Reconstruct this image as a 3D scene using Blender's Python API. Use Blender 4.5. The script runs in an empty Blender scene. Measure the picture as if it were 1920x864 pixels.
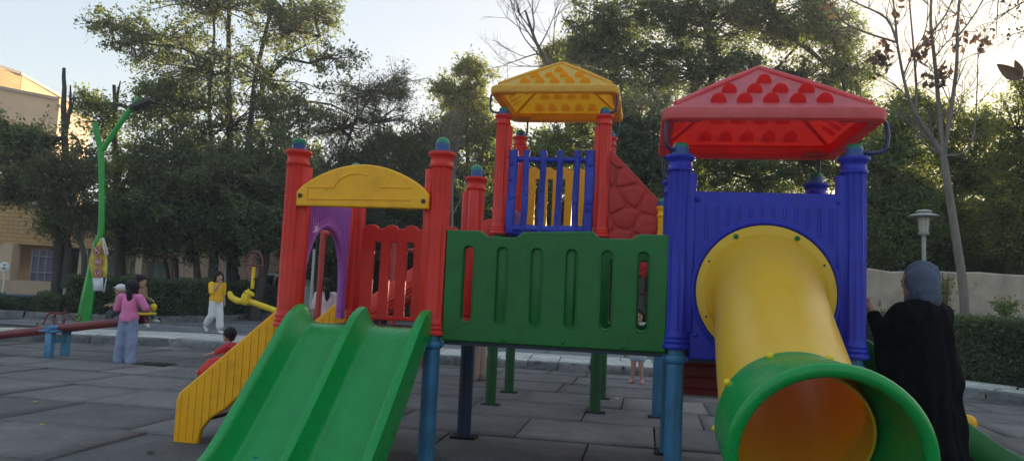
import bpy, bmesh, math, random
import numpy as np
from mathutils import Vector, Matrix
random.seed(7); rng = np.random.default_rng(11)
R = math.radians; PI = math.pi
scene = bpy.context.scene
COL = scene.collection

# ------------------------------------------------------------------ camera
CAM = Vector((2.5536, -5.0793, 1.2005)); F = 1394.82; PITCH = .0853; ROLL = .046; YAW = -.1797
_fw = Vector((math.sin(YAW), math.cos(YAW), 0)); _rt = Vector((math.cos(YAW), -math.sin(YAW), 0)); _up = Vector((0, 0, 1))
_f2 = _fw*math.cos(PITCH)+_up*math.sin(PITCH); _u2 = _up*math.cos(PITCH)-_fw*math.sin(PITCH)
_r = _rt*math.cos(ROLL)+_u2*math.sin(ROLL); _u = _u2*math.cos(ROLL)-_rt*math.sin(ROLL)
cam = bpy.data.cameras.new('camera'); co = bpy.data.objects.new('camera', cam); COL.objects.link(co)
M = Matrix((( _r.x, _u.x, -_f2.x, CAM.x), (_r.y, _u.y, -_f2.y, CAM.y), (_r.z, _u.z, -_f2.z, CAM.z), (0, 0, 0, 1)))
co.matrix_world = M
cam.sensor_width = 36; cam.lens = F/1920*36; cam.clip_start = .05; cam.clip_end = 600
scene.camera = co

def at(px, py, d):
    """world point at plan distance d seen at photograph pixel (px, py)"""
    v = _f2+_r*((px-960)/F)-_u*((py-432)/F)
    return CAM+v*(d/v.dot(_fw))

# ------------------------------------------------------------------ materials
MATS = {}
def nt(name):
    m = bpy.data.materials.new(name); m.use_nodes = True
    n = m.node_tree.nodes; l = m.node_tree.links
    return m, n, l, n['Principled BSDF']
def noise(n, l, scale, detail=3, rough=.6, coord='Object', vec=None, stretch=None):
    t = n.new('ShaderNodeTexNoise'); t.inputs['Scale'].default_value = scale
    t.inputs['Detail'].default_value = detail; t.inputs['Roughness'].default_value = rough
    if vec is None:
        c = n.new('ShaderNodeTexCoord'); vec = c.outputs[coord]
    if stretch:
        mp = n.new('ShaderNodeMapping'); mp.inputs['Scale'].default_value = stretch
        l.new(vec, mp.inputs['Vector']); vec = mp.outputs['Vector']
    l.new(vec, t.inputs['Vector'])
    return t
def ramp(n, l, fac, stops):
    r = n.new('ShaderNodeValToRGB'); e = r.color_ramp.elements
    while len(e) < len(stops): e.new(.5)
    for el, (p, c) in zip(e, stops):
        el.position = p; el.color = (*c, 1) if len(c) == 3 else c
    l.new(fac, r.inputs['Fac']); return r
def mixc(n, l, fac, a, b, mode='MIX'):
    m = n.new('ShaderNodeMix'); m.data_type = 'RGBA'; m.blend_type = mode
    for sock, v in ((m.inputs[0], fac), (m.inputs[6], a), (m.inputs[7], b)):
        if hasattr(v, 'links'): l.new(v, sock)
        elif isinstance(v, (int, float)): sock.default_value = v
        else: sock.default_value = (*v, 1)
    return m.outputs[2]
def bump(n, l, h, strength, dist=.01, prev=None):
    b = n.new('ShaderNodeBump'); b.inputs['Strength'].default_value = strength; b.inputs['Distance'].default_value = dist
    l.new(h, b.inputs['Height'])
    if prev: l.new(prev, b.inputs['Normal'])
    return b.outputs['Normal']

def plastic(name, col, fade=None, rough=.34, transl=0., tcol=None, dirt=.42):
    """rotomoulded plastic: slightly chalky patches, orange-peel, grime and scratches"""
    m, n, l, p = nt(name)
    fade = fade or tuple(min(1, c*1.12+.008) for c in col)
    a = noise(n, l, 1.7, 4, .6); r = ramp(n, l, a.outputs['Fac'], [(.38, col), (.72, fade)])
    b = noise(n, l, 9, 6, .72); rd = ramp(n, l, b.outputs['Fac'], [(.47, (0, 0, 0)), (.70, (dirt, dirt, dirt))])
    c = mixc(n, l, rd.outputs['Color'], r.outputs['Color'], tuple(x*.45+.015 for x in col))
    sc = noise(n, l, 40, 2, .5, stretch=(1, 6, .5)); sr = ramp(n, l, sc.outputs['Fac'], [(.66, (0, 0, 0)), (.72, (.35, .35, .35))])
    c = mixc(n, l, sr.outputs['Color'], c, tuple(min(1, x+.06) for x in col))
    l.new(c, p.inputs['Base Color'])
    rr = n.new('ShaderNodeMapRange'); rr.inputs[3].default_value = rough-.07; rr.inputs[4].default_value = rough+.2
    l.new(b.outputs['Fac'], rr.inputs[0]); l.new(rr.outputs[0], p.inputs['Roughness'])
    pe = noise(n, l, 160, 2); l.new(bump(n, l, pe.outputs['Fac'], .12, .003, bump(n, l, a.outputs['Fac'], .25, .02)), p.inputs['Normal'])
    p.inputs['Specular IOR Level'].default_value = .4
    if transl:
        t = n.new('ShaderNodeBsdfTranslucent'); t.inputs['Color'].default_value = (*(tcol or fade), 1)
        mx = n.new('ShaderNodeMixShader'); mx.inputs[0].default_value = transl
        l.new(p.outputs[0], mx.inputs[1]); l.new(t.outputs[0], mx.inputs[2])
        l.new(mx.outputs[0], n['Material Output'].inputs['Surface'])
    if transl and name.startswith('roof'): p.inputs['Specular IOR Level'].default_value = 1.
    MATS[name] = m; return m

def simple(name, col, rough=.7, var=.25, scale=6, bmp=.2, bs=40, metal=0, col2=None, stretch=None):
    m, n, l, p = nt(name)
    a = noise(n, l, scale, 5, .65, stretch=stretch)
    c2 = col2 or tuple(c*(1-var) for c in col); c1 = tuple(min(1, c*(1+var*.5)) for c in col)
    r = ramp(n, l, a.outputs['Fac'], [(.32, c2), (.68, c1)])
    l.new(r.outputs['Color'], p.inputs['Base Color']); p.inputs['Roughness'].default_value = rough
    p.inputs['Metallic'].default_value = metal
    if bmp:
        b = noise(n, l, bs, 4); l.new(bump(n, l, b.outputs['Fac'], bmp, .01), p.inputs['Normal'])
    MATS[name] = m; return m

plastic('red_plastic', (.66, .016, .008), (.68, .03, .018))
plastic('dark_red_plastic', (.2, .012, .012))
plastic('stone_red_plastic', (.42, .020, .014), rough=.5)
plastic('yellow_plastic', (.90, .40, .002), (.90, .44, .006))
plastic('tube_yellow_plastic', (.84, .55, .03), (.86, .60, .06), rough=.25, transl=.30, tcol=(.95, .36, .01), dirt=.12)
plastic('green_plastic', (.003, .115, .016), (.005, .14, .024), rough=.36)
plastic('slide_green_plastic', (.002, .26, .045), (.004, .30, .06), rough=.22, dirt=.3)
plastic('blue_plastic', (.010, .018, .36), (.018, .03, .42))
plastic('log_blue_plastic', (.014, .03, .34), (.04, .075, .50), rough=.4)
plastic('purple_plastic', (.36, .09, .42), (.40, .12, .47), rough=.45)
plastic('roof_red_plastic', (.70, .12, .135), (.74, .16, .175), transl=.42, tcol=(1., .035, .02), rough=.45)  # pinkish base colour carries the sky sheen of the slopes
plastic('roof_yellow_plastic', (.84, .56, .03), (.86, .60, .06), transl=.42, tcol=(1., .50, .015), rough=.45)
plastic('red_tile_plastic', (.62, .07, .08), (.66, .10, .11), transl=.85, tcol=(.9, .13, .12), rough=.5)
plastic('yellow_tile_plastic', (.80, .48, .02), (.82, .52, .04), transl=.85, tcol=(1., .6, .06), rough=.5)
plastic('bright_yellow_plastic', (.80, .56, .012))
simple('leg_blue_paint', (.035, .18, .34), .42, .3, 5, .15, 60, col2=(.025, .11, .21))
simple('leg_navy_paint', (.012, .03, .075), .45, .3)
simple('leg_green_paint', (.008, .085, .02), .45, .3)
simple('rod_paint', (.02, .035, .13), .35, .3)
simple('bolt_metal', (.035, .035, .03), .45, .2)
simple('deck_coating', (.085, .028, .03), .55, .35)
simple('dark_gap', (.004, .004, .004), .9, .2)

def cap_mat():
    m, n, l, p = nt('cap_plastic')
    c = n.new('ShaderNodeTexCoord'); s = n.new('ShaderNodeSeparateXYZ'); l.new(c.outputs['Generated'], s.inputs[0])
    a = noise(n, l, 6, 3); ad = n.new('ShaderNodeMath'); ad.operation = 'MULTIPLY_ADD'
    l.new(a.outputs['Fac'], ad.inputs[0]); ad.inputs[1].default_value = .5; l.new(s.outputs['Z'], ad.inputs[2])
    r = ramp(n, l, ad.outputs[0], [(.78, (.02, .07, .24)), (.98, (.012, .20, .09))])
    l.new(r.outputs['Color'], p.inputs['Base Color']); p.inputs['Roughness'].default_value = .4
    MATS['cap_plastic'] = m
cap_mat()

def tube_mat_dust(): pass

def ground_mat():
    m, n, l, p = nt('rubber_tile')
    at_ = n.new('ShaderNodeAttribute'); at_.attribute_name = 'tint'
    r = ramp(n, l, at_.outputs['Fac'], [(0, (.105, .098, .098)), (.5, (.155, .145, .143)), (.85, (.195, .18, .176)), (1, (.24, .22, .215))])
    a = noise(n, l, 1.1, 6, .7, 'Object'); ra = ramp(n, l, a.outputs['Fac'], [(.3, (.62, .62, .64)), (.7, (1.25, 1.22, 1.2))])
    c = mixc(n, l, 1., r.outputs['Color'], ra.outputs['Color'], 'MULTIPLY')
    g = noise(n, l, 190, 2, .8); rg = ramp(n, l, g.outputs['Fac'], [(.35, (.55, .55, .55)), (.65, (1.4, 1.4, 1.4))])
    c = mixc(n, l, 1., c, rg.outputs['Color'], 'MULTIPLY')
    g2 = noise(n, l, 18, 6, .8, stretch=(.6, 1.6, 1)); rg2 = ramp(n, l, g2.outputs['Fac'], [(.32, (.72, .72, .73)), (.66, (1.22, 1.21, 1.19))])
    c = mixc(n, l, 1., c, rg2.outputs['Color'], 'MULTIPLY')
    st = noise(n, l, 5, 5, .7); rs = ramp(n, l, st.outputs['Fac'], [(.62, (0, 0, 0)), (.72, (.45, .45, .45))])
    c = mixc(n, l, rs.outputs['Color'], c, (.02, .018, .018))
    l.new(c, p.inputs['Base Color']); p.inputs['Roughness'].default_value = .83
    b = noise(n, l, 260, 2); l.new(bump(n, l, b.outputs['Fac'], .5, .004, bump(n, l, g2.outputs['Fac'], .25, .01)), p.inputs['Normal'])
    MATS['rubber_tile'] = m
ground_mat()

def stone_mat(name, c1, c2, c3, sc=1.6):
    m, n, l, p = nt(name)
    at_ = n.new('ShaderNodeAttribute'); at_.attribute_name = 'tint'
    r = ramp(n, l, at_.outputs['Fac'], [(0, c1), (1, c2)])
    a = noise(n, l, sc*4, 8, .7); ra = ramp(n, l, a.outputs['Fac'], [(.38, (1, 1, 1)), (.62, (.6, .58, .56))])
    c = mixc(n, l, 1., r.outputs['Color'], ra.outputs['Color'], 'MULTIPLY')
    b2 = noise(n, l, sc, 4, .6); rb = ramp(n, l, b2.outputs['Fac'], [(.55, (0, 0, 0)), (.75, (.6, .6, .6))])
    c = mixc(n, l, rb.outputs['Color'], c, c3)
    l.new(c, p.inputs['Base Color']); p.inputs['Roughness'].default_value = .85
    l.new(bump(n, l, a.outputs['Fac'], .6, .02), p.inputs['Normal'])
    MATS[name] = m
stone_mat('pale_stone', (.52, .51, .48), (.74, .71, .66), (.36, .34, .31))
stone_mat('kerb_stone', (.13, .135, .145), (.26, .26, .26), (.30, .27, .22), 2.5)
stone_mat('paving_stone', (.16, .16, .175), (.23, .23, .24), (.12, .12, .12), .8)

def leaf_mat(name, cols, transl=.35, tcol=None):
    m, n, l, p = nt(name)
    at_ = n.new('ShaderNodeAttribute'); at_.attribute_name = 'tint'
    k = len(cols)
    r = ramp(n, l, at_.outputs['Fac'], [(i/(k-1), c) for i, c in enumerate(cols)])
    l.new(r.outputs['Color'], p.inputs['Base Color']); p.inputs['Roughness'].default_value = .55
    t = n.new('ShaderNodeBsdfTranslucent')
    tc = mixc(n, l, 1., r.outputs['Color'], tcol or (1.6, 1.7, .7), 'MULTIPLY'); l.new(tc, t.inputs['Color'])
    mx = n.new('ShaderNodeMixShader'); mx.inputs[0].default_value = transl
    l.new(p.outputs[0], mx.inputs[1]); l.new(t.outputs[0], mx.inputs[2]); l.new(mx.outputs[0], n['Material Output'].inputs['Surface'])
    MATS[name] = m
leaf_mat('leaf_dark', [(.085, .10, .06), (.125, .145, .08), (.17, .19, .10)], .48)
leaf_mat('leaf_grey', [(.07, .08, .052), (.10, .115, .07), (.135, .15, .09)], .42)
leaf_mat('leaf_brownish', [(.09, .066, .045), (.08, .085, .045), (.11, .125, .05)], .42)
leaf_mat('leaf_mid', [(.10, .125, .05), (.15, .18, .07), (.21, .23, .09)], .5)
leaf_mat('leaf_olive', [(.12, .14, .04), (.18, .195, .055), (.25, .25, .07)], .52)
leaf_mat('leaf_gold', [(.12, .13, .025), (.18, .18, .03), (.24, .22, .04)], .5)
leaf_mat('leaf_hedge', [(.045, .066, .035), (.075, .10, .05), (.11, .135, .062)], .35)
leaf_mat('leaf_dry', [(.10, .06, .04), (.15, .095, .065), (.20, .13, .09)], .3, (1.2, 1, .8))
simple('bark_dark', (.06, .05, .043), .9, .4, 9, .8, 20, stretch=(1, 1, .2))
simple('bark_pale', (.20, .165, .145), .85, .3, 9, .5, 25, stretch=(1, 1, .25))
simple('bark_grey', (.10, .088, .078), .9, .35, 9, .6, 20, stretch=(1, 1, .2))
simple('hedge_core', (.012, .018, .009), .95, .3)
simple('soil', (.06, .045, .034), .95, .4, 2)
simple('plaster_wall', (.45, .365, .29), .9, .22, 2.2, .5, 8, col2=(.30, .24, .19))
simple('pink_plaster', (.50, .33, .26), .9, .12, 1, .1, 8)
simple('cream_plaster', (.56, .42, .29), .9, .12, 1, .1, 8)
simple('white_paint', (.76, .76, .74), .5, .12, 3, .05)
simple('grey_paint', (.30, .31, .31), .5, .2, 3, .05)
simple('purple_paint', (.16, .15, .24), .5, .2, 3, .05)
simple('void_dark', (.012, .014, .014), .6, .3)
simple('lamp_green_paint', (.012, .30, .035), .38, .25, 3, .1)
simple('black_metal', (.022, .024, .028), .45, .3)
simple('seesaw_red_paint', (.17, .016, .02), .42, .4, 8)
simple('seesaw_blue_paint', (.07, .24, .42), .45, .35, 7)
simple('bright_red_paint', (.42, .025, .02), .4, .25)
simple('bin_plastic', (.012, .03, .055), .5, .3)
simple('banner_yellow', (.66, .50, .06), .6, .15, 8)
simple('banner_white', (.66, .68, .72), .6, .1, 8)
simple('banner_red', (.28, .03, .025), .6, .1)
simple('banner_white_ink', (.7, .62, .55), .6, .05)
simple('lamp_grey_metal', (.34, .34, .33), .5, .2)
simple('skin', (.42, .235, .165), .55, .1, 12, .05)
simple('skin_child', (.46, .26, .185), .55, .1, 12, .05)
simple('hair', (.008, .006, .007), .6, .3, 60, .5, 120, stretch=(6, 6, 1))
MATS['hair'].node_tree.nodes['Principled BSDF'].inputs['Specular IOR Level'].default_value = .25
simple('pink_cloth', (.74, .20, .42), .85, .15, 6, .3, 25)
simple('denim', (.25, .30, .44), .88, .35, 7, .3, 30, col2=(.15, .18, .29))
simple('orange_yellow_cloth', (.85, .45, .02), .85, .12, 6, .3, 25)
simple('white_cloth', (.66, .65, .64), .85, .1, 6, .3, 25)
simple('pale_pink_cloth', (.60, .47, .49), .85, .1, 6, .3, 25)
simple('red_cloth', (.55, .035, .05), .85, .15, 6, .3, 25)
simple('beige_cloth', (.36, .26, .215), .85, .2, 6, .4, 14)
simple('teal_cloth', (.05, .17, .19), .85, .15, 6)
simple('grey_cloth', (.06, .07, .08), .85, .15, 6)
simple('tan_cloth', (.32, .2, .12), .85, .15, 6)
simple('black_cloth', (.004, .004, .005), .95, .3, 3, .4, 18)
MATS['black_cloth'].node_tree.nodes['Principled BSDF'].inputs['Specular IOR Level'].default_value = .12
simple('blue_scarf', (.07, .09, .14), .9, .22, 14, .4, 60)
simple('purple_cloth', (.28, .13, .32), .85, .2, 6)
simple('pale_blue_cloth', (.46, .52, .62), .85, .1, 6)
simple('shoe_white', (.66, .66, .66), .6, .1)
simple('shoe_black', (.012, .012, .014), .5, .2)
simple('shoe_pink', (.55, .24, .3), .6, .3, 20)
simple('lip', (.30, .08, .07), .5, .1)
simple('eye_dark', (.01, .008, .008), .3, .1)
simple('car_paint', (.62, .64, .66), .25, .05, 2, 0)
simple('car_glass', (.012, .014, .016), .12, .1, 2, 0)
simple('tyre', (.015, .015, .015), .8, .2)
simple('paper', (.6, .62, .68), .8, .1)
simple('lamp_glass', (.5, .47, .40), .3, .1, 5, 0)
simple('roof_cap', (.34, .30, .26), .8, .2)
simple('path_stone', (.18, .16, .14), .9, .2, 2)
def brick_mat():
    m, n, l, p = nt('yellow_brick')
    c = n.new('ShaderNodeTexCoord'); sx = n.new('ShaderNodeSeparateXYZ'); l.new(c.outputs['Object'], sx.inputs[0])
    ad = n.new('ShaderNodeMath'); ad.operation = 'ADD'; l.new(sx.outputs['X'], ad.inputs[0]); l.new(sx.outputs['Y'], ad.inputs[1])
    cx = n.new('ShaderNodeCombineXYZ'); l.new(ad.outputs[0], cx.inputs['X']); l.new(sx.outputs['Z'], cx.inputs['Y'])
    b = n.new('ShaderNodeTexBrick'); b.inputs['Scale'].default_value = 1; b.inputs['Brick Width'].default_value = .5; b.inputs['Row Height'].default_value = .16
    b.inputs['Mortar Size'].default_value = .02; b.inputs['Color1'].default_value = (.62, .37, .14, 1); b.inputs['Color2'].default_value = (.54, .31, .11, 1)
    b.inputs['Mortar'].default_value = (.30, .22, .14, 1); l.new(cx.outputs[0], b.inputs['Vector'])
    a = noise(n, l, .35, 4); r = ramp(n, l, a.outputs['Fac'], [(.35, (.8, .8, .8)), (.7, (1.1, 1.1, 1.1))])
    l.new(mixc(n, l, 1., b.outputs['Color'], r.outputs['Color'], 'MULTIPLY'), p.inputs['Base Color']); p.inputs['Roughness'].default_value = .85
    MATS['yellow_brick'] = m
brick_mat()

# ------------------------------------------------------------------ mesh helpers
class MB:
    def __init__(s): s.v = []; s.f = []
    def add(s, vs, fs):
        o = len(s.v); s.v += [tuple(v) for v in vs]; s.f += [tuple(i+o for i in f) for f in fs]; return s
    def box(s, x0, x1, y0, y1, z0, z1, mat=None):
        vs = [(x, y, z) for z in (z0, z1) for y in (y0, y1) for x in (x0, x1)]
        if mat: vs = [mat @ Vector(v) for v in vs]
        return s.add(vs, [(0, 2, 3, 1), (4, 5, 7, 6), (0, 1, 5, 4), (2, 6, 7, 3), (0, 4, 6, 2), (1, 3, 7, 5)])
    def tube(s, pts, rad, n=10, close=False, caps=True):
        pts = [Vector(p) for p in pts]; k = len(pts)
        rads = rad if isinstance(rad, (list, tuple)) else [rad]*k
        rings = []; prev = None
        for i, p in enumerate(pts):
            a = pts[i-1] if (i > 0 or close) else p; b = pts[(i+1) % k] if (i < k-1 or close) else p
            t = (b-a).normalized() if (b-a).length > 1e-9 else Vector((0, 0, 1))
            if prev is None:
                u = t.orthogonal().normalized()
            else:
                u = (prev-t*prev.dot(t)); u = u.normalized() if u.length > 1e-6 else t.orthogonal().normalized()
            prev = u; w = t.cross(u)
            rings.append([p+(u*math.cos(2*PI*j/n)+w*math.sin(2*PI*j/n))*rads[i] for j in range(n)])
        vs = [v for r in rings for v in r]; fs = []
        for i in range(k if close else k-1):
            a = i*n; b = ((i+1) % k)*n
            for j in range(n): fs.append((a+j, a+(j+1) % n, b+(j+1) % n, b+j))
        if caps and not close:
            fs.append(tuple(range(n-1, -1, -1))); fs.append(tuple((k-1)*n+j for j in range(n)))
        return s.add(vs, fs)
    def loft(s, rings, close_ends=True, loop=False):
        n = len(rings[0]); k = len(rings); vs = [v for r in rings for v in r]; fs = []
        for i in range(k if loop else k-1):
            a = i*n; b = ((i+1) % k)*n
            for j in range(n): fs.append((a+j, a+(j+1) % n, b+(j+1) % n, b+j))
        if close_ends and not loop:
            fs.append(tuple(range(n-1, -1, -1))); fs.append(tuple((k-1)*n+j for j in range(n)))
        return s.add(vs, fs)
    def strip(s, rings):
        """open loft: rings are open polylines"""
        n = len(rings[0]); k = len(rings); vs = [v for r in rings for v in r]; fs = []
        for i in range(k-1):
            for j in range(n-1): fs.append((i*n+j, i*n+j+1, (i+1)*n+j+1, (i+1)*n+j))
        return s.add(vs, fs)
    def lathe(s, prof, c=(0, 0), n=24, flute=None):
        rings = []
        for r, z, fl in prof:
            rings.append([(c[0]+r*(1-fl*abs(math.sin(2*PI*j/n*6)))*math.cos(2*PI*j/n), c[1]+r*(1-fl*abs(math.sin(2*PI*j/n*6)))*math.sin(2*PI*j/n), z) for j in range(n)])
        return s.loft(rings)
    def ell(s, c, r, n=12, m=8, mat=None):
        rings = []
        for i in range(1, m):
            a = PI*i/m
            rings.append([Vector((r[0]*math.sin(a)*math.cos(2*PI*j/n), r[1]*math.sin(a)*math.sin(2*PI*j/n), -r[2]*math.cos(a))) for j in range(n)])
        vs = [Vector((0, 0, -r[2]))]+[v for q in rings for v in q]+[Vector((0, 0, r[2]))]
        if mat: vs = [mat @ v for v in vs]
        c = Vector(c); vs = [v+c for v in vs]; fs = []
        for j in range(n): fs.append((0, 1+(j+1) % n, 1+j))
        for i in range(m-2):
            for j in range(n): fs.append((1+i*n+j, 1+i*n+(j+1) % n, 1+(i+1)*n+(j+1) % n, 1+(i+1)*n+j))
        e = len(vs)-1; b = 1+(m-2)*n
        for j in range(n): fs.append((b+j, b+(j+1) % n, e))
        return s.add(vs, fs)
    def cap(s, a, b, ra, rb, n=12):
        """tapered capsule"""
        a = Vector(a); b = Vector(b); d = b-a; L = d.length
        if L < 1e-6: return s.ell(a, (ra, ra, ra))
        t = d/L; pts = []; rr = []
        for k in range(5):
            q = PI/2*k/4.; pts.append(a-t*ra*math.cos(q)); rr.append(max(ra*math.sin(q), .0004))
        for k in range(4, -1, -1):
            q = PI/2*k/4.; pts.append(b+t*rb*math.cos(q)); rr.append(max(rb*math.sin(q), .0004))
        return s.tube(pts, rr, n)
    def build(s, name, mat, parent=None, loc=None, smooth=True, bevel=0, seg=2, ang=35, label=None, fix=True):
        return link_mesh(name, s.v, s.f, mat, parent, loc, smooth, bevel, seg, ang, label, fix)

ORG = {}
def origin_of(parent):
    while parent is not None and parent.parent is not None: parent = parent.parent
    return Vector(ORG.get(parent.name, (0, 0, 0))) if parent else Vector((0, 0, 0))
def finish(o, parent, label=None):
    COL.objects.link(o) if o.name not in COL.objects else None
    if parent: o.parent = parent
    if label: o['label'] = label
    return o
def link_mesh(name, vs, fs, mat, parent=None, loc=None, smooth=True, bevel=0, seg=2, ang=35, label=None, fix=True):
    o0 = Vector(loc) if (loc is not None and parent is None) else origin_of(parent)
    me = bpy.data.meshes.new(name); me.from_pydata([tuple(Vector(v)-o0) for v in vs], [], fs)
    if fix:
        bm = bmesh.new(); bm.from_mesh(me); bmesh.ops.recalc_face_normals(bm, faces=bm.faces)
        if bevel:
            ed = [e for e in bm.edges if len(e.link_faces) == 2 and e.calc_face_angle(0) > R(30)]
            bmesh.ops.bevel(bm, geom=ed, offset=bevel, segments=seg, profile=.5, affect='EDGES', clamp_overlap=True)
        bm.to_mesh(me); bm.free()
    if smooth:
        me.shade_smooth(); me.set_sharp_from_angle(angle=R(ang))
    me.materials.append(MATS[mat] if isinstance(mat, str) else mat)
    o = bpy.data.objects.new(name, me); COL.objects.link(o)
    if parent: o.parent = parent
    else:
        o.location = o0; ORG[o.name] = o0
    if label: o['label'] = label
    return o
def thing(name, label, cat, loc, group=None):
    o = bpy.data.objects.new(name, None); COL.objects.link(o); o.location = loc; o.empty_display_size = .1
    ORG[o.name] = Vector(loc); tag(o, label, cat, group); return o
def tag(o, label, cat, group=None, kind=None):
    if label: o['label'] = label
    if cat: o['category'] = cat
    if group: o['group'] = group
    if kind: o['kind'] = kind
    return o
def struct(o): o['kind'] = 'structure'; return o
DG = None
def baked(o, name):
    dg = bpy.context.evaluated_depsgraph_get(); dg.update()
    return bpy.data.meshes.new_from_object(o.evaluated_get(dg))

def panel(name, mat, outline, holes=(), thick=.05, bevel=.008, origin=(0, 0, 0), ux=(1, 0, 0), uz=(0, 0, 1), parent=None, label=None, seg=2):
    """flat moulded sheet with openings: outline and holes in (u, w), centred on the plane"""
    cu = bpy.data.curves.new('c', 'CURVE'); cu.dimensions = '2D'; cu.fill_mode = 'BOTH'
    cu.extrude = max(thick/2-bevel, .0005); cu.bevel_depth = bevel; cu.bevel_resolution = seg; cu.offset = -bevel
    for pl in [outline]+list(holes):
        sp = cu.splines.new('POLY'); sp.points.add(len(pl)-1); sp.use_cyclic_u = True
        for q, (a, b) in zip(sp.points, pl): q.co = (a, b, 0, 1)
    o = bpy.data.objects.new('c', cu); COL.objects.link(o)
    me = baked(o, name); COL.objects.unlink(o); bpy.data.objects.remove(o)
    ux = Vector(ux).normalized(); uz = Vector(uz).normalized(); un = ux.cross(uz)
    T = Matrix(((ux.x, uz.x, un.x, origin[0]), (ux.y, uz.y, un.y, origin[1]), (ux.z, uz.z, un.z, origin[2]), (0, 0, 0, 1)))
    me.transform(Matrix.Translation(-origin_of(parent)) @ T)
    me.materials.clear(); me.materials.append(MATS[mat]); me.shade_smooth(); me.set_sharp_from_angle(angle=R(32))
    ob = bpy.data.objects.new(name, me); COL.objects.link(ob)
    if parent: ob.parent = parent
    if label: ob['label'] = label
    return ob
def stadium(x0, x1, z0, z1, n=6, r=None):
    r = r or (x1-x0)/2; pts = []
    for cx, cz, a0 in ((x1-r, z1-r, 0), (x0+r, z1-r, 90), (x0+r, z0+r, 180), (x1-r, z0+r, 270)):
        for k in range(n+1): a = R(a0+90*k/n); pts.append((cx+r*math.cos(a), cz+r*math.sin(a)))
    return pts
def circ(cx, cz, rx, rz=None, n=40): rz = rz or rx; return [(cx+rx*math.cos(2*PI*k/n), cz+rz*math.sin(2*PI*k/n)) for k in range(n)]

def blob(name, mb, mat, parent=None, voxel=.012, smooth=6, loc=None, disp=None, label=None):
    """one continuous skin over overlapping forms"""
    o0 = origin_of(parent) if parent else Vector(loc or (0, 0, 0))
    me = bpy.data.meshes.new('t'); me.from_pydata(mb.v, [], mb.f)
    bm = bmesh.new(); bm.from_mesh(me); bmesh.ops.recalc_face_normals(bm, faces=bm.faces); bm.to_mesh(me); bm.free()
    o = bpy.data.objects.new('t', me); COL.objects.link(o)
    r = o.modifiers.new('r', 'REMESH'); r.mode = 'VOXEL'; r.voxel_size = voxel
    if smooth:
        sm = o.modifiers.new('s', 'SMOOTH'); sm.factor = .5; sm.iterations = smooth
    m2 = baked(o, name); COL.objects.unlink(o); bpy.data.objects.remove(o)
    if disp:
        n = len(m2.vertices); co_ = np.empty(n*3); m2.vertices.foreach_get('co', co_); co_ = co_.reshape(-1, 3)
        m2.vertices.foreach_set('co', disp(co_).ravel()); m2.update()
    m2.transform(Matrix.Translation(-o0)); m2.materials.clear(); m2.materials.append(MATS[mat]); m2.shade_smooth()
    ob = bpy.data.objects.new(name, m2); COL.objects.link(ob)
    if parent: ob.parent = parent
    else: ob.location = o0; ORG[ob.name] = o0
    if label: ob['label'] = label
    return ob

# ------------------------------------------------------------------ world, sun
SUN_AZ = R(23.3); SUN_EL = R(9.5)
w = bpy.data.worlds.new('World'); scene.world = w; w.use_nodes = True
wn = w.node_tree.nodes; wl = w.node_tree.links
sky = wn.new('ShaderNodeTexSky'); sky.sky_type = 'NISHITA'; sky.sun_disc = False
sky.sun_elevation = SUN_EL; sky.sun_rotation = SUN_AZ; sky.air_density = 1.0; sky.dust_density = 4.5; sky.ozone_density = 1.0; sky.altitude = 1200
bg = wn['Background']; bg.inputs['Strength'].default_value = .15; gm = wn.new('ShaderNodeGamma'); gm.inputs['Gamma'].default_value = .18; wl.new(sky.outputs[0], gm.inputs['Color'])
hs = wn.new('ShaderNodeHueSaturation'); hs.inputs['Saturation'].default_value = 2.6; wl.new(gm.outputs[0], hs.inputs['Color']); wl.new(hs.outputs[0], bg.inputs['Color'])
sl = bpy.data.lights.new('sun', 'SUN'); sl.energy = 3.4; sl.angle = R(.6); sl.color = (1, .80, .56)
so = bpy.data.objects.new('sun', sl); COL.objects.link(so)
sd = Vector((math.sin(SUN_AZ)*math.cos(SUN_EL), math.cos(SUN_AZ)*math.cos(SUN_EL), math.sin(SUN_EL)))
so.rotation_euler = (-sd).to_track_quat('-Z', 'Y').to_euler()
scene.view_settings.view_transform = 'Standard'; scene.view_settings.look = 'None'
scene.view_settings.exposure = EXPOSURE = 2.34; scene.view_settings.gamma = 1

# ------------------------------------------------------------------ numpy meshes with a tint attribute
def tint_mesh(name, V, Fq, tint, mat, parent=None, loc=None, smooth=False):
    o0 = origin_of(parent) if parent else Vector(loc or (0, 0, 0))
    V = np.asarray(V, dtype=np.float32)-np.array(o0, dtype=np.float32); Fq = np.asarray(Fq, dtype=np.int32); n, k = Fq.shape
    me = bpy.data.meshes.new(name)
    me.vertices.add(len(V)); me.vertices.foreach_set('co', V.ravel())
    me.loops.add(n*k); me.loops.foreach_set('vertex_index', Fq.ravel())
    me.polygons.add(n); me.polygons.foreach_set('loop_start', np.arange(0, n*k, k, dtype=np.int32))
    me.polygons.foreach_set('loop_total', np.full(n, k, dtype=np.int32))
    a = me.attributes.new('tint', 'FLOAT', 'FACE'); a.data.foreach_set('value', np.asarray(tint, dtype=np.float32))
    me.update(calc_edges=True); me.materials.append(MATS[mat])
    o = bpy.data.objects.new(name, me); COL.objects.link(o)
    if parent: o.parent = parent
    else: o.location = o0; ORG[o.name] = o0
    return o
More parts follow.
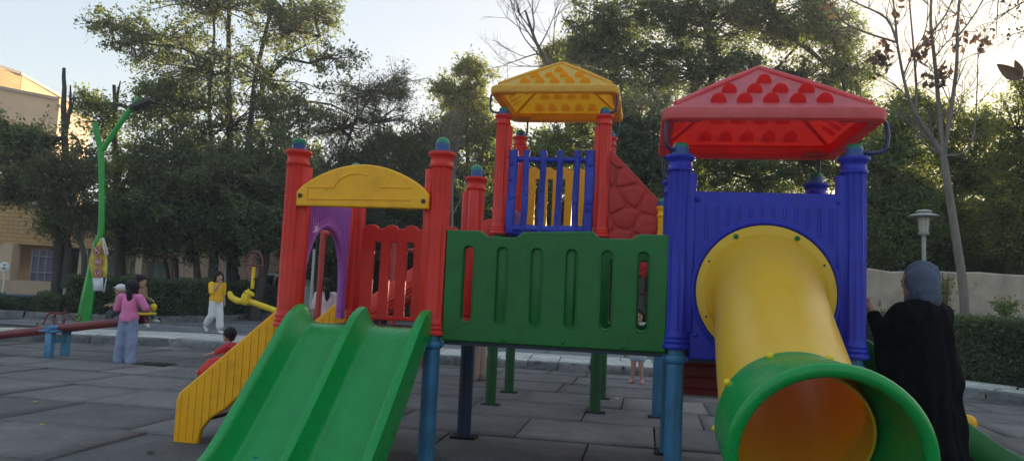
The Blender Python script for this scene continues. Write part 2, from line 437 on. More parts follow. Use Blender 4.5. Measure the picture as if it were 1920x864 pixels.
def leaves(P, size, tint, aspect=.5, droop=0.):
    """one folded-looking quad per point"""
    n = len(P); d = rng.normal(size=(n, 3)); d[:, 2] -= droop; d /= np.linalg.norm(d, axis=1)[:, None]
    e = rng.normal(size=(n, 3)); e -= d*(e*d).sum(1)[:, None]; e /= np.linalg.norm(e, axis=1)[:, None]
    s = (size*rng.uniform(.6, 1.35, n))[:, None]; d = d*s*.5; e = e*s*.5*aspect
    V = np.stack([P-d, P-e*1.0+d*.1, P+d, P+e+d*.1], 1).reshape(-1, 3)
    Fq = np.arange(4*n).reshape(n, 4)
    return V, Fq, np.clip(tint, 0, 1)

NCL = 1.7
def tree(label, lobes, base, trunk_pts, trunk_r, leaf='leaf_dark', size=.13, dens=1., bark='bark_dark', name='tree', clumps=26, per=120,
         group='trees around the playground', spread=.33, twig=.018, extra=(), cat='tree', aspect=.5, surf=.42):
    """tapered trunk, limbs to every lobe, twigs to every leaf clump, and separate leaves around the twig ends.
    lobes: list of (centre, (rx, ry, rz), weight)"""
    base = Vector(base); t = thing(name, label, cat, base, group)
    mb = MB(); tp = [Vector(p) for p in trunk_pts]; k = len(tp)
    # subdivide and wobble
    pts = []
    for i in range(k-1):
        for q in range(4):
            p = tp[i].lerp(tp[i+1], q/4); j = trunk_r*.14*(0 if (i == 0 and q == 0) else 1)
            pts.append(p+Vector((random.uniform(-j, j), random.uniform(-j, j), 0)))
    pts.append(tp[-1]); m = len(pts)
    rr = [trunk_r*(1.25 if i == 0 else 1)*(1-.72*i/(m-1)) for i in range(m)]
    mb.tube(pts, rr, 10)
    for e in extra: # further stems / bare limbs
        ep, er = e; mb.tube([Vector(p) for p in ep], [er*(1-.75*i/(len(ep)-1)) for i in range(len(ep))], 8)
    AP = []; AT = []; TA = []; TB = []
    allstem = pts[m//3:]+[Vector(p) for e in extra for p in e[0][1:]]
    for c, rad, wt in lobes:
        c = Vector(c); s0 = min(allstem, key=lambda p: (p-c).length+max(0, p.z-c.z)*1.5)
        mid = s0.lerp(c, .5)+Vector((random.uniform(-.2, .2), random.uniform(-.2, .2), -.12*(c-s0).length))*.8
        lp = [s0, s0.lerp(mid, .5)+Vector((0, 0, .02)), mid, mid.lerp(c, .55)+Vector((0, 0, .05)), c]
        lr = trunk_r*.34
        if (c-s0).length > .05: mb.tube(lp, [lr, lr*.85, lr*.65, lr*.5, lr*.35], 6)
        nc = max(5, int(clumps*wt*NCL))
        for _ in range(nc):
            v = Vector((random.gauss(0, 1), random.gauss(0, 1), random.gauss(0, 1))).normalized()
            q = random.random()**(surf)
            e = c+Vector((v.x*rad[0]*q, v.y*rad[1]*q, v.z*rad[2]*q))
            src = random.choice(lp[2:]); md = src.lerp(e, .55)+Vector((random.uniform(-.1, .1), random.uniform(-.1, .1), random.uniform(-.05, .15)))*(e-src).length*.6
            mb.tube([src, md, e], [twig*1.4, twig, twig*.4], 4, caps=False)
            nl = int(per*dens*random.uniform(.45, 1.4)); ct = random.gauss(.5, .2)
            tt = rng.uniform(0, 1, nl)[:, None]
            A = np.array(md); B = np.array(e)
            sp = spread*random.uniform(.8, 1.9); nt_ = 9
            q0 = A+(B-A)*rng.uniform(.2, 1.05, nt_)[:, None]; dv = rng.normal(size=(nt_, 3))*np.array([1, 1, .7])+(B-A)*.5/max(.2, np.linalg.norm(B-A)); dv /= np.linalg.norm(dv, axis=1)[:, None]
            q1 = q0+dv*sp*rng.uniform(.6, 1.25, nt_)[:, None]; TA.append(q0); TB.append(q1)
            ix = rng.integers(0, nt_, nl); P = q0[ix]+(q1[ix]-q0[ix])*(.15+.9*tt)+rng.normal(size=(nl, 3))*(.055+.05*sp)
            AP.append(P); AT.append(np.clip(ct+rng.normal(size=nl)*.17, 0, 1))
    P = np.concatenate(AP); T = np.concatenate(AT); keep = P[:, 2] > .3; P = P[keep]; T = T[keep]
    mb.build('trunk', bark, t, fix=False, ang=60)
    A = np.concatenate(TA); B = np.concatenate(TB); kk = len(A); ax = B-A; ux = np.cross(ax, rng.normal(size=(kk, 3))); ux /= np.linalg.norm(ux, axis=1)[:, None]; wx = np.cross(ax, ux); wx /= np.linalg.norm(wx, axis=1)[:, None]
    r0 = twig*.5; VV = np.stack([A+ux*r0, A-ux*.5*r0+wx*.87*r0, A-ux*.5*r0-wx*.87*r0, B+ux*r0*.4, B-ux*.2*r0+wx*.35*r0, B-ux*.2*r0-wx*.35*r0], 1).reshape(-1, 3)
    bs = (np.arange(kk)*6)[:, None, None]; FF = (bs+np.array([[0, 1, 4, 3], [1, 2, 5, 4], [2, 0, 3, 5]])[None]).reshape(-1, 4)
    tint_mesh('twigs', VV, FF, np.zeros(len(FF)), bark, t)
    V, Fq, T = leaves(P, size*.92, T, aspect)
    tint_mesh('crown', V, Fq, T, leaf, t)
    return t
# ================================================================== GROUND
def flat(name, poly, z, mat):
    return struct(link_mesh(name, [(x, y, z) for x, y in poly], [tuple(range(len(poly)))], mat, smooth=False))
flat('ground', [(-300, -300), (300, -300), (300, 400), (-300, 400)], -.03, 'path_stone')
# kerb line (front foot of the raised strip), from left to right
KERB = [(-14, 2.2), (-10.5, 4.3), (-9.3, 5.2), (-8.22, 5.99), (-7.5, 6.5), (-6.6, 6.81), (-5.7, 6.92), (-4.83, 6.95), (-3, 6.93), (-1.1, 6.92), (.2, 6.95), (1.2, 7.03), (2.77, 7.12), (4.5, 7.16), (6.2, 7.2), (7.05, 7.14), (7.45, 6.9), (7.75, 6.45), (8.05, 5.6), (8.3, 4.2), (8.5, 2), (8.7, -4)]
def inside_play(x, y):
    for (x0, y0), (x1, y1) in zip(KERB, KERB[1:]):
        if x0 <= x <= x1: return y < y0+(y1-y0)*(x-x0)/(x1-x0)-.0
    return x < 8.6 and x > -14
def tiles():
    V = []; Fq = []; T = []; TX, TY = 1.18, 1.03; y = -5.6+.22; row = 0
    for row in range(-6, 13):
        y0 = .22+row*TY; off = (row % 2)*.55+random.uniform(-.12, .12)
        x = -16+off
        while x < 9.2:
            wd = TX*random.choice((1, 1, 1, .5, .8)); x1 = x+wd; g = .006+random.random()**2*.010
            tilt = [random.gauss(0, .0026) for _ in range(4)]; lift = random.gauss(0, .0016)
            cx, cy = (x+x1)/2, y0+TY/2
            if inside_play(cx, cy+.55) or inside_play(cx, y0):
                # squared grid of quads so that tiles curl at their corners
                n0 = len(V); N = 5; curl = random.uniform(.0, .007)
                skew = random.gauss(0, .006)
                for j in range(N+1):
                    for i in range(N+1):
                        u, v = i/N, j/N
                        z = lift+(tilt[0]*(1-u)+tilt[1]*u)+(tilt[2]*(1-v)+tilt[3]*v)+curl*((2*u-1)**4+(2*v-1)**4)*.5
                        V.append((x+g+(wd-2*g)*u+skew*(v-.5), y0+g+(TY-2*g)*v+skew*(u-.5), z))
                ring = [(i, 0) for i in range(N)]+[(N, j) for j in range(N)]+[(i, N) for i in range(N, 0, -1)]+[(0, j) for j in range(N, 0, -1)]
                t = min(1, max(0, random.gauss(.42, .24)))
                for j in range(N):
                    for i in range(N): a = n0+j*(N+1)+i; Fq.append((a, a+1, a+N+2, a+N+1)); T.append(t)
                b0 = len(V)
                for i, j in ring: p = V[n0+j*(N+1)+i]; V.append((p[0], p[1], -.03))
                for q in range(len(ring)):
                    q2 = (q+1) % len(ring); a = n0+ring[q][1]*(N+1)+ring[q][0]; b = n0+ring[q2][1]*(N+1)+ring[q2][0]
                    Fq.append((a, b0+q, b0+q2, b)); T.append(t*.6)
            x = x1
    o = tint_mesh('play_surface', V, Fq, T, 'rubber_tile'); struct(o)
tiles()
flat('ground_bed', [(-16, -7), (9, -7), (9, 9), (-16, 9)], -.018, 'dark_gap')

def offset(poly, d):
    out = []
    for i, p in enumerate(poly):
        a = Vector(poly[max(0, i-1)]); b = Vector(poly[min(len(poly)-1, i+1)]); t = (b-a).normalized()
        out.append((p[0]-t.y*d, p[1]+t.x*d))
    return out
def resample(poly, step):
    out = [poly[0]]; acc = 0
    for a, b in zip(poly, poly[1:]):
        a = Vector(a); b = Vector(b); L = (b-a).length; n = max(1, round(L/step))
        for i in range(1, n+1): out.append(tuple(a.lerp(b, i/n)))
    return out
KF = resample(KERB, .62)
def rough_block(V, Fq, T, a, b, a2, b2, z0, z1, t, g=.006, jit=.008, N=6, MJ=3):
    """one hewn stone between front edge a-b and back edge a2-b2"""
    a, b, a2, b2 = map(Vector, (a, b, a2, b2)); n0 = len(V)
    prof = [(0, z0), (0, z0+(z1-z0)*.5), (.03, z1-.012)]+[(.08+.92*k/MJ, z1) for k in range(MJ+1)]
    for j, (v, z) in enumerate(prof):
        for i in range(N+1):
            u = (g/ (b-a).length)+(1-2*g/(b-a).length)*i/N
            p = a.lerp(b, u).lerp(a2.lerp(b2, u), v*.985+.0)
            jj = jit*(1.4 if j < 3 else .45)
            V.append((p.x+random.gauss(0, jj), p.y+random.gauss(0, jj), z+random.gauss(0, jj*.5)))
    for j in range(len(prof)-1):
        for i in range(N): q = n0+j*(N+1)+i; Fq.append((q, q+1, q+N+2, q+N+1)); T.append(t)
V = []; Fq = []; T = []
K2 = offset(KF, .26)
for i in range(len(KF)-1): rough_block(V, Fq, T, KF[i], KF[i+1], K2[i], K2[i+1], -.03, .13+random.gauss(0, .004), random.random(), jit=.011, N=7)
o = tint_mesh('kerb', V, Fq, T, 'kerb_stone'); struct(o)
# irregular pale flagstones behind the kerb
V = []; Fq = []; T = []
for r_ in range(4):
    A = offset(KF, .26+r_*.40); B = offset(KF, .26+(r_+1)*.40)
    i = 0
    while i < len(A)-1:
        k = min(len(A)-1, i+random.choice((1, 1, 2)))
        rough_block(V, Fq, T, A[i], A[k], B[i], B[k], .02, .128+random.gauss(0, .004), random.random(), g=.012, jit=.006, N=4)
        i = k
o = tint_mesh('pale_stone_path', V, Fq, T, 'pale_stone'); struct(o)
flat('path_bed', [(-40, 2), (-14, 2), (-9.6, 5.3), (-7, 7.1), (-4, 7.2), (7, 7.35), (8.3, 6), (8.8, 2), (8.9, -6), (40, -6), (40, 40), (-40, 40)], .1, 'soil')
# darker paving beyond the strip
V = []; Fq = []; T = []
y = 8.2; row = 0
while y < 24:
    x = -12+(row % 2)*.7+random.uniform(-.2, .2)
    while x < 9:
        wd = random.uniform(1.1, 1.6); d = .9
        n0 = len(V); z = .119+random.gauss(0, .002); g = .012
        V += [(x+g, y+g, z+random.gauss(0, .001)), (x+wd-g, y+g, z), (x+wd-g, y+d-g, z), (x+g, y+d-g, z)]; Fq.append((n0, n0+1, n0+2, n0+3)); T.append(random.random()); x += wd
    y += .9; row += 1
o = tint_mesh('paving', V, Fq, T, 'paving_stone'); struct(o)
flat('earth_bed', [(-60, 24), (60, 24), (60, 90), (-60, 90)], .112, 'soil')

# ================================================================== PLAY STRUCTURE
PS = thing('play_structure', 'large multicoloured plastic climbing frame with roofed towers, green double slide and yellow tube slide', 'playground climber', (1.9, 1.2, 0))
def tube_arc(pts, n=6):
    """Catmull-Rom through points"""
    P = [Vector(p) for p in pts]; out = []
    for i in range(len(P)-1):
        p0 = P[max(0, i-1)]; p1 = P[i]; p2 = P[i+1]; p3 = P[min(len(P)-1, i+2)]
        for k in range(n):
            t = k/n; out.append(.5*((2*p1)+(-p0+p2)*t+(2*p0-5*p1+4*p2-p3)*t*t+(-p0+3*p1-3*p2+p3)*t**3))
    out.append(P[-1]); return out
def column(x, y, zb, zt, mat, legmat, capk='dome', fins=(), lab=None, r=.078, legr=.058):
    mb = MB()
    k = r/.078
    prof = [(.060*k, zb, 0), (.095*k, zb+.004, 0), (.099*k, zb+.018, 0), (.095*k, zb+.034, 0), (.087*k, zb+.038, 0), (.092*k, zb+.048, 0), (.091*k, zb+.062, 0), (.084*k, zb+.068, 0),
            (.088*k, zb+.078, 0), (.086*k, zb+.092, 0), (.079*k, zb+.102, 0), (.080*k, zb+.13, .08), (.080*k, (zb+zt)/2, .13), (.080*k, zt-.13, .13), (.078*k, zt-.112, 0),
            (.087*k, zt-.106, 0), (.088*k, zt-.092, 0), (.080*k, zt-.086, 0), (.078*k, zt-.055, 0), (.083*k, zt-.040, 0), (.096*k, zt-.026, 0), (.099*k, zt-.016, 0), (.097*k, zt-.002, 0), (.088*k, zt, 0), (.05*k, zt, 0)]
    mb.lathe(prof, (x, y), 48)
    c = mb.build('column', mat, PS, ang=50, label=lab)
    for fx, fy in fins:
        f = MB(); d = Vector((fx, fy, 0)); s = Vector((-fy, fx, 0)); p = Vector((x, y, 0))
        prof2 = [(.05, .042), (.092, .040), (.112, .022), (.112, -.022), (.092, -.040), (.05, -.042)]
        z0, z1 = zb+.115, zt-.125
        f.loft([[tuple(p+d*a*k+s*b*k+Vector((0, 0, z))) for a, b in prof2] for z in (z0, z1)])
        f.build('mounting_strip', mat, c, bevel=.006)
    # steel leg below the sleeve
    L = MB(); L.tube([(x, y, -.03), (x, y, zb+.02)], legr, 24)
    L.lathe([(legr, zb-.095, 0), (legr*1.22, zb-.085, 0), (legr*1.27, zb-.07, 0), (legr*1.27, zb-.055, 0), (legr*1.2, zb-.04, 0), (legr, zb-.03, 0)], (x, y), 24)
    for s in (-1, 1): L.ell((x+s*legr*1.3, y-.02, zb-.063), (.014, .014, .014), 8, 6)
    L.build('leg_pole', legmat, c, ang=50)
    C = MB()
    if capk == 'dome':
        C.lathe([(.052, zt-.01, 0), (.052, zt+.062, 0)]+[(.052*math.cos(a), zt+.062+.05*math.sin(a), 0) for a in (.35, .7, 1.05, 1.35, 1.54)], (x, y), 20)
    elif capk == 'flat':
        C.lathe([(.048, zt-.01, 0), (.050, zt+.062, 0), (.052, zt+.066, 0), (.05, zt+.082, 0), (.043, zt+.085, 0), (.04, zt+.07, 0)], (x, y), 20)
    else:
        C.lathe([(.056, zt-.01, 0), (.056, zt+.045, 0), (.054, zt+.062, 0), (.046, zt+.078, 0), (.03, zt+.086, 0), (.006, zt+.089, 0)], (x, y), 20)
    C.build('cap', 'cap_plastic', c, ang=50, label='broken flat blue cap' if capk == 'flat' else None)
    return c
S = 1.1; X2 = S+1.663; X3 = X2+S; DZ = .89; ZT = 2.184
# red tower
column(0, 0, DZ, ZT, 'red_plastic', 'leg_blue_paint', 'flat', [(1, 0), (0, 1)])
column(S, 0, DZ, ZT, 'red_plastic', 'leg_blue_paint', 'dome', [(-1, 0), (0, 1)])
column(0, S, DZ, ZT, 'red_plastic', 'leg_navy_paint', 'dome', [(1, 0), (0, -1)])
column(S, S, DZ, ZT, 'red_plastic', 'leg_navy_paint', 'dome', [(-1, 0), (0, -1)])
# blue tower
column(X2, 0, DZ, ZT, 'blue_plastic', 'leg_blue_paint', 'low', [(1, 0), (0, 1)])
column(X3, 0, DZ, ZT, 'blue_plastic', 'leg_blue_paint', 'low', [(-1, 0), (0, 1)])
column(X2, S, DZ, ZT, 'blue_plastic', 'leg_blue_paint', 'low', [(1, 0), (0, -1)])
column(X3, S, DZ, ZT, 'blue_plastic', 'leg_navy_paint', 'low', [(-1, 0), (0, -1)])
# upper red tower
BX, BY, SB, ZB, DB = .94, 2.96, 1.13, 3.19, 1.85
column(BX, BY, DB, ZB, 'red_plastic', 'leg_green_paint', 'low', [(1, 0)], r=.075)
column(BX+SB, BY, DB, ZB, 'red_plastic', 'leg_green_paint', 'low', [(-1, 0)], r=.075)
column(BX, BY+SB, DB, ZB, 'red_plastic', 'leg_green_paint', 'low', [(1, 0), (0, -1)], r=.075)
column(BX+SB, BY+SB, DB, ZB, 'red_plastic', 'leg_green_paint', 'low', [(-1, 0)], r=.075)
# small yellow newel at the stair landing
column(2.72, 2.94, DZ, 2.2, 'yellow_plastic', 'leg_blue_paint', 'low', r=.06)

# decks
def deck(x0, x1, y0, y1, z, n=14):
    mb = MB().box(x0, x1, y0, y1, z-.045, z-.012)
    d = mb.build('deck', 'deck_coating', PS, bevel=.004)
    # expanded mesh of the grid: raised bars
    g = MB(); k = int((x1-x0)/.055); kk = int((y1-y0)/.055)
    for i in range(k+1): x = x0+.01+(x1-x0-.02)*i/k; g.box(x-.006, x+.006, y0+.01, y1-.01, z-.011, z-.002)
    for i in range(kk+1): y = y0+.01+(y1-y0-.02)*i/kk; g.box(x0+.012, x1-.012, y-.006, y+.006, z-.0105, z)
    g.build('deck_grid', 'deck_coating', d, smooth=False)
deck(.07, S-.07, .04, S-.05, DZ+.01)
deck(X2+.07, X3-.07, .06, S-.05, DZ+.01)
deck(S+.09, X2-.08, .06, S-.05, DZ-.01)
deck(BX+.07, BX+SB-.07, BY+.06, BY+SB-.06, DB)
# deck frames (dark edge under the platforms)
for (x0, x1) in ((.05, S-.05), (X2+.05, X3-.05)):
    for y in (.055, S-.055): MB().box(x0, x1, y-.02, y+.02, DZ-.08, DZ-.04).build('deck_frame', 'leg_navy_paint', PS)
for x in (BX+.06, BX+SB-.06): MB().box(x-.02, x+.02, BY, BY+SB, DB-.11, DB-.045).build('deck_frame', 'leg_navy_paint', PS)

# yellow arched name board of the red tower, its relief without writing
def arch_outline(x0, x1, z0, zs, zt, n=24):
    pts = [(x0, z0), (x1, z0), (x1, zs)]
    for k in range(n+1):
        u = k/n; a = u*PI; x = x1+(x0-x1)*u
        pts.append((x, zs+(zt-zs)*math.sin(a)**.75))
    pts.append((x0, zs)); return pts
ya = panel('arch_board', 'yellow_plastic', arch_outline(.05, 1.045, 1.765, 1.87, 2.075), thick=.05, bevel=.014, origin=(0, -.075, 0), parent=PS)
rl = MB(); yy = -.103
rl.tube([(.34, yy, 1.90), (.14, yy, 1.90), (.14, yy, 1.815), (.92, yy, 1.825)], .0035, 6)
rl.tube(tube_arc([(.34, yy, 1.90), (.37, yy, 1.955), (.44, yy, 1.995), (.52, yy, 2.005), (.60, yy, 1.99)]), .0035, 6)
rl.tube([(.68, yy, 1.91), (.92, yy, 1.91)], .0035, 6)
rl.build('relief_line', 'yellow_plastic', ya)
for x in (.085, 1.01):
    MB().ell((x, -.108, 1.83+(.01 if x < .5 else -.01)), (.016, .012, .016), 10, 8).build('bolt', 'bolt_metal', ya)

# purple arched entrance on the left side of the red tower (plane x = 0)
hole = [(.20, .99)]+[(.56-.36*math.cos(PI*k/24), 1.22+.455*math.sin(PI*k/24)) for k in range(25)]+[(.92, .99)]
po = [(.09, .93), (.2, .93)]+[(.20, .99)]+[(.56-.36*math.cos(PI*k/24), 1.22+.455*math.sin(PI*k/24)) for k in range(25)]+[(.92, .99), (.92, .93), (1.01, .93), (1.01, 1.88), (.09, 1.88)]
pp = panel('arch_panel', 'purple_plastic', po, thick=.05, bevel=.008, origin=(0, 0, 0), ux=(0, 1, 0), parent=PS)
rb = MB()
for k in range(22):
    y = .13+.84*k/21; zlo = 1.70 if abs(y-.56) < .33 else 1.25
    t = (y-.56)/.39; zlo = 1.24+.48*math.sqrt(max(0, 1-t*t)) if abs(t) < 1 else 1.0
    for xs in (-.0265, .0265): rb.tube([(xs, y, max(zlo, 1.0)+.03), (xs, y, 1.85)], .006, 5)
rb.build('rib', 'purple_plastic', pp)
ri = MB(); ri.tube([(0, .56-.372*math.cos(PI*k/24), 1.22+.467*math.sin(PI*k/24)) for k in range(25)]+[(0, .935, .99)], .030, 8)
ri.build('arch_rim', 'purple_plastic', pp)

# red slatted fence on the back of the red tower
def slat_fence(name, mat, x0, x1, z0, z1, y, nsl, bump_n, parent=PS):
    out = [(x0, z0), (x1, z0), (x1, z1)]; W = x1-x0
    for i in range(bump_n-1, -1, -1):
        c = x0+W*(i+.5)/bump_n; rr = W/bump_n*.33
        for k in range(9): a = PI*k/8; out.append((c+rr*math.cos(a), z1+rr*.55*math.sin(a)))
    out.append((x0, z1)); holes = []
    wd = W*.31/nsl
    for i in range(nsl):
        c = x0+W*(i+1)/(nsl+1)
        holes.append(stadium(c-wd*.55, c+wd*.55, z0+.035, z1-.12, 3, wd*.12))
    return panel(name, mat, out, holes, .045, .008, (0, y, 0), parent=parent)
slat_fence('slat_panel', 'red_plastic', .10, 1.0, .93, 1.72, S, 5, 5)
slat_fence('slat_panel', 'yellow_plastic', BX+.1, BX+SB-.1, 1.93, 2.77, BY+SB, 5, 5)

# green bridge wall, front and back
def bridge(y, label=None):
    x0, x1 = S+.075, X2-.06; z0, z1 = .86, 1.61
    out = [(x0, z0), (x1, z0), (x1, z1+.03), (x1-.20, z1+.03), (x1-.245, z1-.005), (x1-.46, z1-.005), (x1-.51, z1+.04), (x0+.54, z1+.02), (x0+.49, z1-.02), (x0+.30, z1-.02), (x0+.24, z1+.02), (x0, z1+.02)]
    holes = []
    for k in range(6):
        c = x0+.165+(x1-x0-.33)*k/5; holes.append(stadium(c-.034, c+.034, 1.0, 1.515, 6, .03))
    g = panel('bridge_wall', 'green_plastic', out, holes, .075, .014, (0, y, 0), parent=PS, label=label)
    rim = MB()
    for k in range(6):
        c = x0+.165+(x1-x0-.33)*k/5
        rim.tube([(a, y-.037, b) for a, b in stadium(c-.042, c+.042, .99, 1.525, 6, .036)], .006, 6, close=True)
    rim.build('slot_rim', 'green_plastic', g)
    if y < .5:
        for k, a0, a1 in ((1, -.038, .038), (2, -.038, .038), (3, -.038, .020)):
            c = x0+.165+(x1-x0-.33)*k/5; MB().box(c+a0, c+a1, y-.018, y+.02, .99, 1.525).build('slot_filler', 'green_plastic', g, bevel=.004)  # added plates brighten slots where the enclosed back wall renders too dark
    return g
g = bridge(-.01); bridge(S+.01)
for x, z in ((1.62, .885), (2.02, .895), (2.42, .885)): MB().ell((x, -.05, z), (.013, .008, .013), 8, 6).build('bolt', 'green_plastic', g)
# tread channel under the front wall
MB().box(S+.08, X2-.08, .005, .055, .832, .858).build('bridge_beam', 'leg_navy_paint', PS)

# blue tube panel on the blue tower
hc = (3.32, 1.285); HR = .435
bp = panel('tube_panel', 'blue_plastic', [(X2+.085, .835), (X3-.05, .835), (X3-.05, 1.94), (X2+.085, 1.94)], [circ(hc[0], hc[1], HR-.05)], .05, .010, (0, 0, 0), parent=PS)
rb = MB()
for k in range(12):
    x = 2.94+.78*k/11; z0 = max(1.60, hc[1]+math.sqrt(max(0, (HR+.045)**2-(x-hc[0])**2))); rb.tube([(x, -.026, z0+.02), (x, -.026, 1.845)], [.011, .008], 6)
rb.tube([(hc[0]+(HR+.022)*math.cos(2*PI*k/48), -.026, hc[1]+(HR+.022)*math.sin(2*PI*k/48)) for k in range(48)], .016, 8, close=True)
rb.build('raised_rib', 'blue_plastic', bp)
for x, z in ((2.885, 1.885), (3.77, 1.885), (2.885, .99), (3.77, .99)):
    MB().ell((x, -.03, z), (.017, .012, .017), 10, 8).build('bolt', 'blue_plastic', bp)
# back of the blue tower and the red ribbed board below it
panel('back_panel', 'blue_plastic', [(X2+.1, .93), (X3-.1, .93), (X3-.1, 1.7), (X2+.1, 1.7)], [stadium(X2+.3, X3-.3, 1.05, 1.6, 5, .1)], .045, .01, (0, S, 0), parent=PS)
rr_ = MB(); rr_.box(X2+.09, X3-.09, S+.0, S+.03, .47, .84)
for k in range(4): rr_.tube([(X2+.09, S-.002, .52+.09*k), (X3-.09, S-.002, .52+.09*k)], .012, 6)
rr_.build('ribbed_board', 'dark_red_plastic', PS)
MB().box(X2+.09, X3-.09, S-.01, S+.04, .452, .468).build('board_edge', 'grey_paint', PS)

# ---- tube slide
def tube_slide():
    ax = [Vector(p) for p in ((3.32, -.04, 1.27), (3.315, -.20, 1.235), (3.295, -.48, 1.115), (3.275, -.78, .975), (3.26, -1.08, .832), (3.25, -1.34, .705), (3.248, -1.50, .632))]
    A = tube_arc(ax, 4); k = len(A)
    rad = [.40, .372, .352, .338]+[.328]*(k-4)
    def ringf(p, t, r, n=56):
        u = Vector((1, 0, 0)); u = (u-t*u.dot(t)).normalized(); w_ = t.cross(u)
        return [p+(u*math.cos(2*PI*j/n)+w_*math.sin(2*PI*j/n))*r for j in range(n)]
    tang = [(A[min(i+1, k-1)]-A[max(i-1, 0)]).normalized() for i in range(k)]
    tang[0] = Vector((0, -1, 0))
    outer = [ringf(A[i], tang[i], rad[i]) for i in range(k)]
    inner = [ringf(A[i], tang[i], rad[i]-.012) for i in range(k-1, -1, -1)]
    mb = MB(); mb.loft(outer+inner, close_ends=False, loop=True)
    t = mb.build('tube_slide', 'tube_yellow_plastic', PS, ang=60)
    # flange plate bolted to the panel, two half-shells with a seam
    fl = MB(); n = 56
    def rg(r, y): return [(hc[0]+r*math.cos(2*PI*j/n), y, hc[1]+r*math.sin(2*PI*j/n)) for j in range(n)]
    fl.loft([rg(HR-.055, -.03), rg(HR, -.03), rg(HR+.002, -.044), rg(HR-.012, -.05), rg(HR-.055, -.05)], close_ends=False, loop=True)
    fl.build('flange', 'tube_yellow_plastic', t, ang=50)
    for a in (28, 62, 118, 152, 205, 335):
        x = hc[0]+(HR-.03)*math.cos(R(a)); z = hc[1]+(HR-.03)*math.sin(R(a))
        br_ = .017 if a in (62, 118) else .007; MB().ell((x, -.052, z), (br_, br_*.7, br_), 10, 8).build('bolt', 'green_plastic' if a in (62, 118) else 'bolt_metal', t)
    # green outlet: collar, flaring trough and rolled lip
    d = (A[-1]-A[-5]).normalized(); P0 = Vector((3.25, -1.38, .686))
    path = [P0-d*.02, P0+d*.02, P0+d*.07, Vector((3.265, -1.53, .645)), Vector((3.285, -1.68, .612)), Vector((3.305, -1.83, .588))]
    rs = [.338, .348, .360, .372, .383, .390]; dirs = [d, d, d, Vector((0, -1, -.36)).normalized(), Vector((0, -1, -.28)).normalized(), Vector((0, -1, -.22)).normalized()]
    o_ = [ringf(p, q, r) for p, q, r in zip(path, dirs, rs)]; i_ = [ringf(p, q, r-.018) for p, q, r in zip(path[::-1], dirs[::-1], rs[::-1])]
    oc = MB().loft(o_+i_, close_ends=False, loop=True).build('outlet', 'slide_green_plastic', PS, ang=60)
    lip = MB().tube(ringf(path[-1], dirs[-1], rs[-1]-.008), .030, 12, close=True); lip.build('rolled_lip', 'slide_green_plastic', oc)
    for a in (30, 70, 112, 150, 192):
        q = path[1]; u = Vector((1, 0, 0)); u = (u-d*u.dot(d)).normalized(); w_ = d.cross(u)
        if w_.z < 0: w_ = -w_
        p = q+(u*math.cos(R(a))+w_*math.sin(R(a)))*.356
        MB().ell(p, (.017, .017, .017), 12, 8).build('bolt', 'bright_yellow_plastic', oc)
    # foot under the outlet
    MB().tube([(path[4].x, path[4].y, -.03), (path[4].x, path[4].y, path[4].z-.38)], .035, 12).build('foot', 'leg_blue_paint', oc)
tube_slide()

# ---- green double slide in front of the red tower
def double_slide():
    # path of the bed: (y, z)
    path = tube_arc([(.05, .93, 0), (-.03, .93, 0), (-.12, .915, 0), (-.24, .835, 0), (-.55, .555, 0), (-.95, .20, 0), (-1.25, -.04+.0, 0)], 5)
    path = [(p.x, p.y) for p in path]
    path = [(y, z) for y, z in path if z > .19]; y1, z1 = path[-1]
    path += [(y1-.12, z1-.09), (y1-.26, z1-.15), (y1-.45, z1-.175), (y1-.62, z1-.178)]
    XL, XR = .12, 1.09; XM = .60
    def rail(y): return .125*min(1, max(.0, (.10-y)/.11))
    prof_top = []
    def section(y, z, i):
        u_ = min(1, max(0, (.035-y)/.11)); h = .015+.125*u_*u_*(3-2*u_)
        # pull heights so that crests bulge at the top like moulded cheeks
        P = []
        def cheek(c, wtop, side):
            pass
        pts = [(XL-.02, -.055), (XL-.02, h*.62), (XL-.012, h*.86), (XL+.006, h*.98), (XL+.02, h), (XL+.044, h*.99), (XL+.054, h*.93), (XL+.062, h*.8), (XL+.094, h*.2), (XL+.108, h*.06), (XL+.125, 0), (XL+.135, 0),
               (XM-.055, 0), (XM-.048, 0), (XM-.040, h*.08), (XM-.030, h*.8), (XM-.024, h*.95), (XM-.012, h), (XM+.018, h), (XM+.030, h*.96), (XM+.038, h*.82), (XM+.072, h*.2), (XM+.086, h*.06), (XM+.102, 0), (XM+.112, 0),
               (XR-.080, 0), (XR-.072, 0), (XR-.064, h*.08), (XR-.052, h*.8), (XR-.046, h*.95), (XR-.034, h), (XR+.0, h), (XR+.014, h*.95), (XR+.02, h*.8), (XR+.022, -.055)]
        return pts
    n = len(path); outer = []; inner = []
    for i, (y, z) in enumerate(path):
        a = path[max(0, i-1)]; b = path[min(n-1, i+1)]; ty, tz = b[0]-a[0], b[1]-a[1]; L = math.hypot(ty, tz); ny, nz = tz/L, -ty/L
        if nz < 0: ny, nz = -ny, -nz
        # keep the top cheeks upright
        kk = min(1, max(0, (-.02-y)/.2)); ny *= kk; nz = math.sqrt(1-ny*ny)
        pts = section(y, z, i)
        outer.append([(x, y+ny*h, z+nz*h) for x, h in pts])
        inner.append([(x*(1)+(.012 if x < .3 and h < .1 and x < XL+.05 else 0)-(.012 if x > XR and h < .1 else 0), y+ny*(h-.012), z+nz*(h-.012)) for x, h in pts])
    rings = [o+i[::-1] for o, i in zip(outer, inner)]
    sl = MB().loft(rings).build('double_slide', 'slide_green_plastic', PS, ang=28)
    y, z = path[-5]; 
    for x in (.35, .85): MB().tube([(x, y, -.03), (x, y, z-.01)], .025, 10).build('slide_foot', 'leg_blue_paint', sl)
double_slide()

